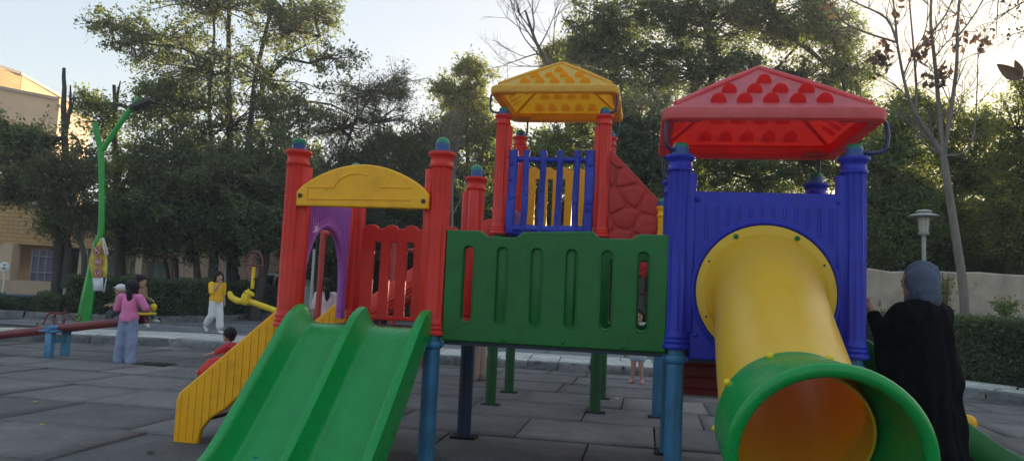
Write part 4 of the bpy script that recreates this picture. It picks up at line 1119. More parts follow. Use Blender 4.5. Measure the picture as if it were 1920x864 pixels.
# twig ends hanging into the frame from a tree beside the photographer
def overhang():
    p0 = at(1990, -60, 6); t = thing('tree_branch', 'fine dark twigs hanging into the upper right corner', 'branch', p0); mb = MB()
    for a, b, c in (((1960, -20), (1905, 12), (1862, 42)), ((1960, 0), (1900, -6), (1850, 5)), ((1960, 20), (1925, 55), (1900, 64)), ((1950, -40), (1880, -25), (1868, 70))):
        Q = tube_arc([p0, at(*a, 6), at(*b, 6), at(*c, 6)], 3); mb.tube(Q, [.012*(1-.8*i/(len(Q)-1)) for i in range(len(Q))], 5, caps=False)
        for q in Q[5:]: bare_branches(mb, q, Vector((random.gauss(0, 1), random.gauss(0, 1), -.4)), .14, .003, 1, .6, -.2)
    mb.build('twig', 'bark_dark', t, fix=False)
    P = np.array([at(x, y, 6) for x, y in ((1905, 12), (1918, 30), (1912, 62), (1870, 30), (1890, 5), (1880, 60), (1862, 42), (1915, 5))]).repeat(6, 0); P = P+rng.normal(size=P.shape)*.035
    V, Fq, T = leaves(P, .04, rng.uniform(0, .6, len(P)), .55, .5); tint_mesh('twig_leaves', V, Fq, T, 'leaf_brownish', t)
    p1 = at(1975, 190, 3.2); t2 = thing('tree_branch', 'two large brown-green leaves poking in from the right edge', 'branch', p1); st = MB()
    st.tube(tube_arc([p1, at(1940, 165, 3.2), at(1916, 146, 3.2)], 4), .0035, 6); st.build('twig', 'bark_pale', t2)
    def leaf(a, b, wd, bend):
        a = at(*a, 3.2); b = at(*b, 3.2); ax = b-a; s = ax.cross(Vector(_f2)).normalized(); mbl = MB(); rings = []
        for i in range(9):
            u = i/8; w_ = wd*math.sin(PI*min(1, u*.93+.05))**.8*(1-.25*u); c = a+ax*u+Vector((0, 0, -bend*math.sin(PI*u)))
            rings.append([c-s*w_, c-s*w_*.5+_f2*w_*.18, c+_f2*w_*.30, c+s*w_*.5+_f2*w_*.18, c+s*w_])
        V_ = [v for r in rings for v in r]; F_ = [(i*5+j, i*5+j+1, i*5+j+6, i*5+j+5) for i in range(8) for j in range(4)]
        o0 = origin_of(t2); me = link_mesh('leaf', V_, F_, 'leaf_dry', t2, ang=180); a_ = me.data.attributes.new('tint', 'FLOAT', 'FACE'); a_.data.foreach_set('value', [.55]*len(me.data.polygons))
    leaf((1917, 146), (1869, 121), .034, .008); leaf((1917, 142), (1903, 113), .022, .004); leaf((1918, 147), (1940, 150), .026, .004)
overhang()

# ---- hedges: clipped, leafy shell over a dark twiggy core
def hedge(label, path, depth, h, z0=.1, n=40000, size=.055, leaf='leaf_hedge', group=None, lump=.07):
    """path runs along the hedge's front foot; the hedge lies to its left"""
    P2 = resample(path, .3); B2 = offset(P2, depth); b = Vector((*P2[len(P2)//2], z0)); t = thing('hedge', label, 'hedge', b, group)
    core = MB(); rings = []
    for (x, y), (u, v) in zip(P2, B2):
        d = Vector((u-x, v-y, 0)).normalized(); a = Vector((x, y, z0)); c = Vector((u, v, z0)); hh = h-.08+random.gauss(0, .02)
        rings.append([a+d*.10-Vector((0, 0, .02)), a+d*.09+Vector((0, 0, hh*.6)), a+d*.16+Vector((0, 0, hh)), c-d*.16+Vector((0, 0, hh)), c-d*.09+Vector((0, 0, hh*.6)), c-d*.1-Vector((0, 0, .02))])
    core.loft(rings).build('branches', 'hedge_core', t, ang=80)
    A = np.array(P2); C = np.array(B2); m = len(A)-1
    seg = rng.integers(0, m, n); u = rng.random(n)[:, None]
    front = A[seg]*(1-u)+A[seg+1]*u; back = C[seg]*(1-u)+C[seg+1]*u
    s = rng.random(n); side = s < .55; topm = (s >= .55) & (s < .9)
    w_ = np.where(side, rng.random(n)**2*.14, np.where(topm, rng.random(n), 1-rng.random(n)**2*.14))
    zz = np.where(topm, 1-rng.random(n)**2*.13, rng.random(n))
    xy = front+(back-front)*w_[:, None]
    ph = xy[:, 0]*3.1+xy[:, 1]*2.3
    lumpv = lump*(np.sin(ph)+np.sin(ph*2.7+1.3)*.6+np.sin(zz*9+ph*1.7)*.5)
    dirv = (front-back)/np.linalg.norm(front-back, axis=1)[:, None]
    xy = xy+dirv*(lumpv*.45+rng.normal(size=n)*.025)[:, None]
    z = z0+zz*h+lumpv*.5*zz+np.abs(rng.normal(size=n))*.04*topm
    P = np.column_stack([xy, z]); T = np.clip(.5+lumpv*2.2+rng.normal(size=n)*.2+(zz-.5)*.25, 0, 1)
    V, Fq, T = leaves(P, size, T, .6); tint_mesh('foliage', V, Fq, T, leaf, t); return t
HG = 'clipped hedges around the playground'
hedge('long dark hedge behind the walking girl and horse seesaw', [(-9.2, 19.5), (-9.2, 17.6), (-8.95, 14), (-8.9, 12.2), (-9.5, 11.3), (-11.2, 10.75)][::-1], 1.5, 1.02, group=HG, n=70000, size=.07)
hedge('hedge closing the paving behind the upper tower legs', [(-9.3, 19.2), (-4, 20.2), (3, 20.6), (9, 19)], 1.2, 1.2, group=HG, n=60000, size=.09)
hedge('low loose hedge at the left edge behind the seesaw', [(-18, 9.0), (-14, 9.9), (-11.2, 10.6)], 1.1, .48, group=HG, n=34000, size=.06, lump=.12)
hedge('rough hedge below the plaster wall on the right', [(4.6, 11.0), (6.3, 9.9), (7.75, 8.9), (8.15, 8.0), (8.6, 6.6), (9.2, 4.8), (9.8, 2.5)], 1.7, .98, group=HG, n=130000, size=.055, lump=.11)
# hewn kerb at the foot of the left hedge
hedge('tall dense greenery closing the view beyond the plaster wall', [(3, 22), (9, 21.5), (14, 18), (19, 14)], 2.5, 4.2, group='masses of greenery behind the trees', n=90000, size=.17, leaf='leaf_mid', lump=.35)
hedge('dark greenery closing the view behind the middle of the playground', [(-12.5, 25.0), (-9, 25.8), (-3, 26.5), (4, 26)], 2.5, 4.6, group='masses of greenery behind the trees', n=80000, size=.18, leaf='leaf_dark', lump=.35)
hedge('dark greenery behind the leftmost tree trunks above the cream building', [(-27, 27), (-18, 30), (-10, 30.5)], 2., .6, z0=3.4, group='masses of greenery behind the trees', n=50, size=.2, leaf='leaf_dark') if False else None
V = []; Fq = []; T = []
hk = resample([(-12.5, 10.1), (-11.1, 10.4), (-9.45, 10.95), (-8.72, 11.9), (-8.75, 14), (-8.95, 17.5)], .6); hk2 = offset(hk, .22)
for i in range(len(hk)-1): rough_block(V, Fq, T, hk[i], hk[i+1], hk2[i], hk2[i+1], .1, .27+random.gauss(0, .01), random.random()*.8, jit=.014, N=5)
struct(tint_mesh('kerb', V, Fq, T, 'kerb_stone'))
def shrub(label, p, h, r, n, leaf='leaf_mid', size=.07):
    t = thing('shrub', label, 'shrub', p); mb = MB(); P = []
    for _ in range(9):
        d = Vector((random.gauss(0, .5), random.gauss(0, .5), 1)).normalized(); e = Vector(p)+Vector((d.x*r, d.y*r, h*random.uniform(.6, 1))); mb.tube([p, Vector(p).lerp(e, .5)+Vector((0, 0, .05)), e], [.012, .009, .004], 5)
        P.append(np.array(p)+(np.array(e)-np.array(p))*rng.uniform(.3, 1.05, n//9)[:, None]+rng.normal(size=(n//9, 3))*.07)
    mb.build('stem', 'bark_grey', t, fix=False); P = np.concatenate(P); V, Fq, T = leaves(P, size, rng.uniform(0, 1, len(P)), .45); tint_mesh('foliage', V, Fq, T, leaf, t)
shrub('feathery young shrub poking above the right hedge by the wall', at(1888, 600, 15.5), .42, .35, 420, 'leaf_mid', .09)
shrub('light green climbing plant against the plaster wall by the lamp', at(1772, 590, 16.4), .95, .2, 300, 'leaf_olive', .08)

# ================================================================== RIGHT WALL, LAMPS
def plaster():
    b = (10, 13, 0); t = thing('boundary_wall', 'long weathered plaster wall behind the right hedge', 'wall', b); mb = MB(); xs = [3.5+.45*i for i in range(44)]
    rings = []
    for x in xs:
        y0 = 13+(x-7.5)*.02; zt = 2.14+.02*math.sin(x*2.1)+random.gauss(0, .016)
        rings.append([(x, y0-.12, -.03), (x, y0-.12, zt-.03), (x, y0-.08, zt), (x, y0+.12, zt), (x, y0+.14, -.03)])
    mb.loft(rings).build('wall', 'plaster_wall', t, ang=50)
    f = MB()
    for _ in range(9):
        x = random.uniform(7, 14); z = random.uniform(1.1, 2.05); y0 = 13+(x-7.5)*.02-.121
        n = 9; r = random.uniform(.015, .05); pts = [(x+r*(1+random.uniform(-.4, .4))*math.cos(2*PI*k/n), y0-.003, z+r*1.3*(1+random.uniform(-.4, .4))*math.sin(2*PI*k/n)) for k in range(n)]
        f.loft([pts, [(a, b_+.006, c) for a, b_, c in pts]])
    f.build('plaster_flakes', 'path_stone', t, smooth=False); tag(t.children[-1], None, None, None, 'stuff')
plaster()
def garden_lamp():
    p = Vector((8.449, 12.25, 0)); t = thing('garden_lamp', 'grey pagoda-topped garden lamp standing in front of the plaster wall', 'lamp', p)
    MB().tube([p+Vector((0, 0, -.02)), p+Vector((0, 0, 2.9))], [.05, .042], 14).build('pole', 'lamp_grey_metal', t)
    c = (p.x, p.y); MB().lathe([(.05, 2.86, 0), (.10, 2.89, 0), (.11, 2.92, 0), (.11, 2.945, 0), (.09, 2.95, 0)], c, 16).build('lamp_base', 'lamp_grey_metal', t)
    MB().lathe([(.085, 2.95, 0), (.10, 3.06, 0), (.115, 3.25, 0), (.1, 3.27, 0)], c, 16).build('lamp_glass', 'lamp_glass', t)
    cg = MB()
    for k in range(8): a = 2*PI*k/8; cg.tube([(c[0]+.092*math.cos(a), c[1]+.092*math.sin(a), 2.94), (c[0]+.122*math.cos(a), c[1]+.122*math.sin(a), 3.28)], .007, 5)
    cg.lathe([(.1, 3.08, 0), (.115, 3.085, 0), (.115, 3.1, 0), (.1, 3.105, 0)], c, 16)
    cg.build('lamp_cage', 'lamp_grey_metal', t)
    MB().lathe([(.13, 3.265, 0), (.31, 3.275, 0), (.315, 3.29, 0), (.25, 3.325, 0), (.16, 3.345, 0), (.135, 3.35, 0), (.13, 3.37, 0), (.17, 3.375, 0), (.17, 3.39, 0), (.12, 3.42, 0), (.03, 3.43, 0)], c, 28).build('lamp_hood', 'lamp_grey_metal', t)
garden_lamp()
def green_lamp():
    d = 17.27; b = Vector((-10.146, 10.164, .11)); t = thing('street_lamp', 'bright green forked lamp post with a dark floodlight, leaning left of the hedge', 'street lamp', b)
    Z = lambda x, y: at(x, y, d)
    mb = MB(); rings = []
    for (x, y), wd, dp in (((157, 600), .17, .14), ((168, 540), .135, .12), ((178, 480), .10, .09), ((183, 450), .078, .075)):
        c = Z(x, y); rings.append([c+_rt*sx*wd+_fw*sy*dp for sx, sy in ((-1, -.3), (-.2, -1), (1, -.3), (.6, 1), (-.6, 1))])
    rings[0] = [Vector((v.x, v.y, .08)) for v in rings[0]]
    mb.loft(rings).build('tapered_base', 'lamp_green_paint', t, smooth=False, bevel=.008)
    MB().tube(tube_arc([Z(183, 456), Z(190, 430), Z(191, 350), Z(189, 282)], 4), [.078]*1+[.07]*12, 12).build('pole', 'lamp_green_paint', t)
    MB().tube([Z(190, 292), Z(184, 260), Z(178, 231)], .062, 12).tube([Z(178, 250), Z(170, 244)], .02, 6).build('short_branch', 'lamp_green_paint', t)
    MB().tube(tube_arc([Z(189, 285), Z(205, 262), Z(232, 222), Z(262, 184)], 3), .062, 12).build('lamp_arm', 'lamp_green_paint', t)
    c = Z(266, 196); mb = MB(); ax = (Z(288, 188)-Z(246, 206)); ax.normalize(); sd_ = Vector(_fw); nn = ax.cross(sd_).normalized()
    def bx(c, a, b_, h): return [(c+ax*sx*a+sd_*sy*b_+nn*sz*h) for sz in (-1, 1) for sy in (-1, 1) for sx in (-1, 1)]
    mb.add(bx(c, .26, .15, .045), [(0, 2, 3, 1), (4, 5, 7, 6), (0, 1, 5, 4), (2, 6, 7, 3), (0, 4, 6, 2), (1, 3, 7, 5)])
    h = mb.build('floodlight', 'black_metal', t, bevel=.015)
    fm = MB()
    for k in range(7): q = c+ax*(-.2+.066*k); fm.add(bx(q, .006, .14, .075), [(0, 2, 3, 1), (4, 5, 7, 6), (0, 1, 5, 4), (2, 6, 7, 3), (0, 4, 6, 2), (1, 3, 7, 5)])
    fm.build('cooling_fins', 'black_metal', h)
    # torn banner tied to the post
    bt = thing('banner', 'torn yellow and white banner with three red round emblems, tied to the green post', 'banner', Z(186, 500)); dd = d-.22
    rows = [(447, 189, 193, 0), (460, 183, 199, .03), (475, 175, 201, .05), (490, 168, 205, .06), (505, 169, 205, .05), (520, 171, 203, .05)]
    def P(x, y, o=0): return at(x, y, dd)+_fw*o
    def sheet(rows, name, mat):
        V_ = []; n = 7
        for y, xl, xr, o in rows:
            for i in range(n): u = i/(n-1); V_.append(P(xl+(xr-xl)*u, y+3*u*0, .05*math.sin(u*5+y*.05)-(.12*max(0, u-.65))))
        F_ = [(r*n+i, r*n+i+1, (r+1)*n+i+1, (r+1)*n+i) for r in range(len(rows)-1) for i in range(n-1)]
        o_ = link_mesh(name, V_, F_, mat, bt); s = o_.modifiers.new('s', 'SOLIDIFY'); s.thickness = .006; return o_
    sheet(rows, 'yellow_cloth', 'banner_yellow'); sheet([(520.5, 171, 196, 0), (533, 172, 195, 0), (545, 172.5, 194, 0)], 'white_hem', 'banner_white')
    sheet([(446, 192, 194, 0), (462, 194, 200, 0), (474, 198, 203, 0), (480, 199, 201, 0)], 'white_fold', 'banner_white'); sheet([(521, 196.5, 203, 0), (535, 195.5, 199, 0), (548, 193, 197, 0)], 'white_strip', 'banner_white')
    for k, (x, y) in enumerate(((185, 470), (187.5, 491), (187, 511.5))):
        def em(r0, r1, mat, nm, off, par, a0=0, a1=2*PI):
            n = 28; V_ = [P(x+r*math.cos(a0+(a1-a0)*j/n), y-r*1.12*math.sin(a0+(a1-a0)*j/n), off) for r in (r0, r1) for j in range(n+1)]
            F_ = [(j, j+1, n+2+j, n+1+j) for j in range(n)]; o_ = link_mesh(nm, V_, F_, mat, par, smooth=False, fix=False); o_.modifiers.new('s', 'SOLIDIFY').thickness = .004; return o_
        e = em(.05, 8.2, 'banner_red', 'emblem', -.075, bt); em(6.2, 6.8, 'banner_white_ink', 'emblem_ring', -.082, e)
        gl = MB()
        strokes = ([((-4, -3), (3, 3)), ((-3, 3), (1, -1), (4, -4)), ((-3, 0), (3, 0)), ((-4, 4), (-1, 4))], [((-4, 3), (4, 3), (4, -3), (-4, -3), (-4, 3)), ((-1, 3), (-1, -3)), ((-4, 0), (4, 0)), ((2, 0), (2, -3))], [((-4, 2), (-4, -3), (0, -3), (0, 2)), ((0, -1), (4, -1), (4, 3)), ((-2, 4), (2, 4)), ((3, -4), (5, -4))])[k]
        for s_ in strokes: gl.tube([P(x+a, y-b_, -.085) for a, b_ in s_], .007, 5)
        gl.build('emblem_glyph', 'banner_white_ink', e)
green_lamp()

# ================================================================== BUILDINGS ON THE LEFT
def oriented_box(mb, p0, p1, depth, z0, z1):
    """block whose facade runs p0 -> p1 (plan), going back by depth to the left of that direction"""
    a = Vector((p0[0], p0[1])); b = Vector((p1[0], p1[1])); t = (b-a).normalized(); n = Vector((-t.y, t.x)); q = [a, b, b+n*depth, a+n*depth]
    return mb.add([(v.x, v.y, z) for z in (z0, z1) for v in q], [(3, 2, 1, 0), (4, 5, 6, 7), (0, 1, 5, 4), (1, 2, 6, 5), (2, 3, 7, 6), (3, 0, 4, 7)])
def building():
    d0 = 40
    A = at(-60, 300, 37); B = at(24, 300, 39.5); C2 = at(120, 300, 45.5)
    t = thing('apartment_building', 'sunlit yellow brick apartment block with a stepped flat roof at the left', 'building', (B.x, B.y, 0))
    zt = at(24, 141, 39.5).z
    mb = MB(); oriented_box(mb, (A.x, A.y), (B.x, B.y), 12, 0, zt); 
    w_ = mb.build('wall', 'yellow_brick', t, smooth=False)
    mb = MB(); oriented_box(mb, (B.x+.01, B.y+.01), (C2.x, C2.y), 9, 0, zt-.02); mb.build('wall', 'yellow_brick', t, smooth=False)
    mb = MB(); oriented_box(mb, (A.x-.2, A.y-.2), (B.x+.1, B.y-.2), 12.3, zt, zt+.16); r1 = mb.build('roof', 'roof_cap', t, smooth=False)
    mb = MB(); oriented_box(mb, (B.x+.12, B.y-.15), (C2.x+.15, C2.y), 9.2, zt-.018, zt+.14); mb.build('roof', 'roof_cap', t, smooth=False)
    # lower wing in front with chamfered top
    D0 = at(-60, 300, 34); D1 = at(100, 300, 36.5); D2 = at(164, 300, 39.5); zl = at(62, 166, 36).z
    mb = MB(); oriented_box(mb, (D0.x, D0.y), (D1.x, D1.y), 2.5, 0, zl-.45); oriented_box(mb, (D1.x+.01, D1.y+.02), (D2.x, D2.y), 3, 0, zl-.75); lw = mb.build('lower_wing', 'cream_plaster', t, smooth=False)
    mb = MB(); oriented_box(mb, (D0.x, D0.y-.1), (D1.x+.1, D1.y-.1), 2.7, zl-.448, zl-.3); oriented_box(mb, (D1.x+.13, D1.y-.05), (D2.x+.1, D2.y-.05), 3.1, zl-.748, zl-.63)
    mb.build('parapet_cap', 'roof_cap', lw, smooth=False)
    for px, py, w, h in ((55, 300, 1.3, 1.4), (10, 300, 1.3, 1.4), (55, 380, 1.3, 1.4), (75, 230, 1.2, 1.2), (20, 230, 1.2, 1.2)):
        p = at(px, py, 34+2.5*(px+60)/160-.08); f = MB(); tt = (D1-D0); tt.z = 0; tt.normalize(); nn = Vector((tt.y, -tt.x, 0))
        def q(a, b_, c): return p+tt*a+nn*c+Vector((0, 0, b_))
        f.add([q(sx*w/2, sz*h/2, sy*.04) for sz in (-1, 1) for sy in (-1, 1) for sx in (-1, 1)], [(0, 2, 3, 1), (4, 5, 7, 6), (0, 1, 5, 4), (2, 6, 7, 3), (0, 4, 6, 2), (1, 3, 7, 5)])
        win = f.build('window', 'white_paint', t, smooth=False)
        g_ = MB(); g_.add([q(sx*w*.43, sz*h*.43, .04+sy*.012) for sz in (-1, 1) for sy in (-1, 1) for sx in (-1, 1)], [(0, 2, 3, 1), (4, 5, 7, 6), (0, 1, 5, 4), (2, 6, 7, 3), (0, 4, 6, 2), (1, 3, 7, 5)])
        g_.build('pane', 'car_glass', win, smooth=False)
building()
def ground_floor():
    P = lambda px, d: at(px, 540, d)
    a, b = P(-80, 29), P(345, 33.5)
    t = thing('apartment_building', 'low yellow brick block with a dark open ground floor behind the left trees', 'building', (a.x, a.y, 0))
    z1, z0 = at(150, 392, 31).z, at(150, 464, 31).z
    mb = MB(); oriented_box(mb, (a.x, a.y), (b.x, b.y), 8, z0, z1); mb.build('brick_storey', 'yellow_brick', t, smooth=False)
    mb = MB(); oriented_box(mb, (a.x, a.y-.1), (b.x+.1, b.y-.1), 8.3, z1, z1+.15); mb.build('parapet', 'roof_cap', t, smooth=False)
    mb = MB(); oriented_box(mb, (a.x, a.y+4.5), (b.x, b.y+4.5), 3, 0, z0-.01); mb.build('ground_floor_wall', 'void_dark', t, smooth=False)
    for px0, px1 in ((-20, 16), (142, 158), (250, 262)):
        d = 29+4.5*(px0+80)/425; p, q = P(px0, d+.1), P(px1, d+.1)
        mb = MB(); oriented_box(mb, (p.x, p.y), (q.x, q.y), .5, 0, z0-.01); mb.build('pillar', 'cream_plaster', t, smooth=False)
    p, q = P(-20, 29.2), P(175, 31.2); mb = MB(); oriented_box(mb, (p.x, p.y), (q.x, q.y), .3, 0, at(80, 527, 30).z); mb.build('low_wall', 'cream_plaster', t, smooth=False)
    # purple-grey gate
    g = MB(); d = 30.6; z_1, z_0 = at(75, 467, d).z, .1; p, q = P(56, d), P(97, d+.4); tt = (q-p); tt.z = 0; Lg = tt.length; tt.normalize()
    g.add([(p+tt*u*Lg+_fw*v*.05).to_tuple()[:2]+(z,) for z in (z_0, z_1) for v in (0, 1) for u in (0, 1)], [(0, 2, 3, 1), (4, 5, 7, 6), (0, 1, 5, 4), (2, 6, 7, 3), (0, 4, 6, 2), (1, 3, 7, 5)])
    gt = g.build('gate', 'purple_paint', t, smooth=False); br = MB()
    for u in (0, .33, .66, 1): x = p+tt*u*Lg-_fw*.06; br.tube([(x.x, x.y, z_0), (x.x, x.y, z_1)], .03, 6)
    for z in (z_0+.4, z_0+1.1, z_1-.3): br.tube([(p.x, p.y-.07, z), ((p+tt*Lg).x, (p+tt*Lg).y-.07, z)], .03, 6)
    br.build('gate_bars', 'grey_paint', gt)
    # light wall with white framed openings
    a, b = P(165, 32.8), P(345, 34.8); t2 = thing('garden_building', 'cream building with white framed garage doors behind the hedge', 'building', (a.x, a.y, 0))
    zt = at(250, 478, 34).z; mb = MB(); oriented_box(mb, (a.x, a.y), (b.x, b.y), 3, 0, zt-.02 if zt < z0 else z0-.03); mb.build('wall', 'cream_plaster', t2, smooth=False)
    for px0, px1 in ((185, 218), (238, 262), (264, 288), (290, 318)):
        d = 32.8+2*(px0-165)/180-.12; p, q = P(px0, d), P(px1, d+.25); mb = MB(); oriented_box(mb, (p.x, p.y), (q.x, q.y), .08, 0.3, at(250, 484, 34).z); w_ = mb.build('garage_door', 'white_paint', t2, smooth=False)
        mb = MB(); p2, q2 = P(px0+2, d-.03), P(px1-2, d+.22); oriented_box(mb, (p2.x, p2.y), (q2.x, q2.y), .03, at(250, 523, 34).z, at(250, 488, 34).z); mb.build('pane', 'grey_paint', w_, smooth=False)
    a, b = P(325, 33.0), P(600, 34.5); t3 = thing('garden_building', 'pinkish plaster wall of a low building behind the white car', 'building', (a.x, a.y, 0))
    mb = MB(); oriented_box(mb, (a.x, a.y), (b.x, b.y), 3, 0, at(450, 442, 34).z); mb.build('wall', 'pink_plaster', t3, smooth=False)
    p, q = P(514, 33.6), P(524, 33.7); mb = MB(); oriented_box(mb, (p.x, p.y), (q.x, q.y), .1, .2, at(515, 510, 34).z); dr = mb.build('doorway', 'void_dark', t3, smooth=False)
    # a slim white post and a garden shed wall beyond
    for px, d, y1, lab in ((418, 22.5, 480, 'thin white pole between the tree trunks left of the car'), (340, 24, 470, 'thin white pole among trunks behind the walking girl')):
        b_ = gp(px, d); MBp = MB().tube([b_, (b_.x, b_.y, at(px, y1, d).z)], .03, 8).ell((b_.x, b_.y, at(px, y1, d).z), (.04, .04, .02), 8, 6); tag(MBp.build('pole', 'white_paint', loc=b_), lab, 'pole')
ground_floor()
def litter_bin():
    p = at(15, 590, 17.5); p.z = .1; t = thing('waste_container', 'dark blue-green waste container at the left edge behind low shrubs', 'waste container', p)
    c = Vector((p.x-.1, p.y+.9, .1)); zt = at(15, 548, 18.4).z; mb = MB(); mb.box(c.x-.62, c.x+.42, c.y-.4, c.y+.4, .18, zt-.12); mb.build('body', 'bin_plastic', t, bevel=.04)
    MB().box(c.x-.66, c.x+.46, c.y-.44, c.y+.44, zt-.115, zt-.03).build('lid', 'bin_plastic', t, bevel=.03)
    rb = MB()
    for k in range(6): rb.box(c.x-.55+.17*k, c.x-.52+.17*k, c.y-.425, c.y-.4, .25, zt-.15)
    rb.build('rib', 'bin_plastic', t.children[0], smooth=False)
litter_bin()
def sign():
    b = gp(4, 22); t = thing('road_sign', 'small round white sign on a thin post at the left edge', 'sign', b); z = at(4, 500, 22).z
    MB().tube([b, (b.x, b.y, z-.05)], .025, 8).build('post', 'white_paint', t)
    mb = MB(); n = 24; ring = lambda r, o: [(b.x+r*_rt.x*math.cos(2*PI*k/n)-_fw.x*o, b.y+r*_rt.y*math.cos(2*PI*k/n)-_fw.y*o, z+r*math.sin(2*PI*k/n)) for k in range(n)]
    mb.loft([ring(.14, .03), ring(.15, .035), ring(.15, .05), ring(.14, .055)]); f = mb.build('sign_disc', 'white_paint', t)
    mk_ = MB(); q = lambda x, zz: (b.x+_rt.x*x-_fw.x*.06, b.y+_rt.y*x-_fw.y*.06, z+zz)
    mk_.tube([q(0, .02), q(0, .08)], .012, 5).tube([q(-.04, .07), q(.04, .07)], .01, 5).tube([q(-.07, -.03), q(.07, -.03)], .01, 5).tube([q(-.05, -.07), q(.05, -.07)], .01, 5); mk_.build('sign_mark', 'black_metal', f)
sign()
def car():
    c = gp(507, 25.5); t = thing('parked_car', 'small white hatchback parked behind the hedge and tree trunks', 'car', c); X = lambda u, v, z: Vector((c.x+_rt.x*u+_fw.x*v, c.y+_rt.y*u+_fw.y*v, z+.05))
    prof = [(-1.9, .35), (-1.95, .75), (-1.75, .92), (-.95, 1.0), (-.35, 1.42), (.2, 1.50), (.85, 1.46), (1.35, 1.15), (1.75, .98), (1.82, .7), (1.8, .35)]
    def ins(z): return .82 if z < 1.02 else .82-.22*(z-1.02)/.45
    mb = MB(); n = len(prof); mb.loft([[X(u, sgn*ins(z)*k, z) for u, z in prof] for sgn, k in ((-1, .9), (-1, 1), (1, 1), (1, .9))]); bd = mb.build('body', 'car_paint', t, bevel=.03, ang=40)
    for u0, u1, u2, u3 in ((-.72, -.25, .28, .28), (.36, .36, .82, 1.12)):
        g = MB(); pts = [(u0, 1.04), (u1, 1.37), (u2, 1.42) if u2 < .5 else (u2, 1.40), (u3, 1.06)]
        g.loft([[X(u, -(ins(z)+.012+o), z) for u, z in pts] for o in (0, .01)]); g.build('window', 'car_glass', bd, smooth=False)
    for u in (-1.2, 1.15):
        wv = MB().tube([X(u, -.84, .32), X(u, -.62, .32)], .31, 20); wo = wv.build('wheel', 'tyre', t); MB().tube([X(u, -.853, .32), X(u, -.84, .32)], .19, 16).build('rim', 'lamp_grey_metal', wo)
    MB().add([X(1.76, v, z) for z in (.72, .95) for v in (-.8, -.6)]+[X(1.84, v, z) for z in (.72, .92) for v in (-.8, -.6)], [(0, 1, 3, 2), (4, 6, 7, 5), (0, 2, 6, 4), (1, 5, 7, 3), (2, 3, 7, 6), (0, 4, 5, 1)]).build('tail_light', 'seesaw_red_paint', t)
car()
# ================================================================== PEOPLE
def fold_disp(c, k, amp, z0, z1, seed=0):
    cx, cy = c
    def f(v):
        a = np.arctan2(v[:, 1]-cy, v[:, 0]-cx); zt = np.clip((z1-v[:, 2])/(z1-z0), 0, 1)
        s = np.sin(a*k+np.sin(v[:, 2]*5+seed)*1.2+seed)+.5*np.sin(a*(k*1.7)+v[:, 2]*7+seed*2)+.35*np.sin(v[:, 2]*23+a*3+seed)
        d = amp*s*(.35+.65*zt); out = v.copy(); out[:, 0] += np.cos(a)*d; out[:, 1] += np.sin(a)*d; out[:, 2] += .3*d*np.sin(a*2+seed); return out
    return f

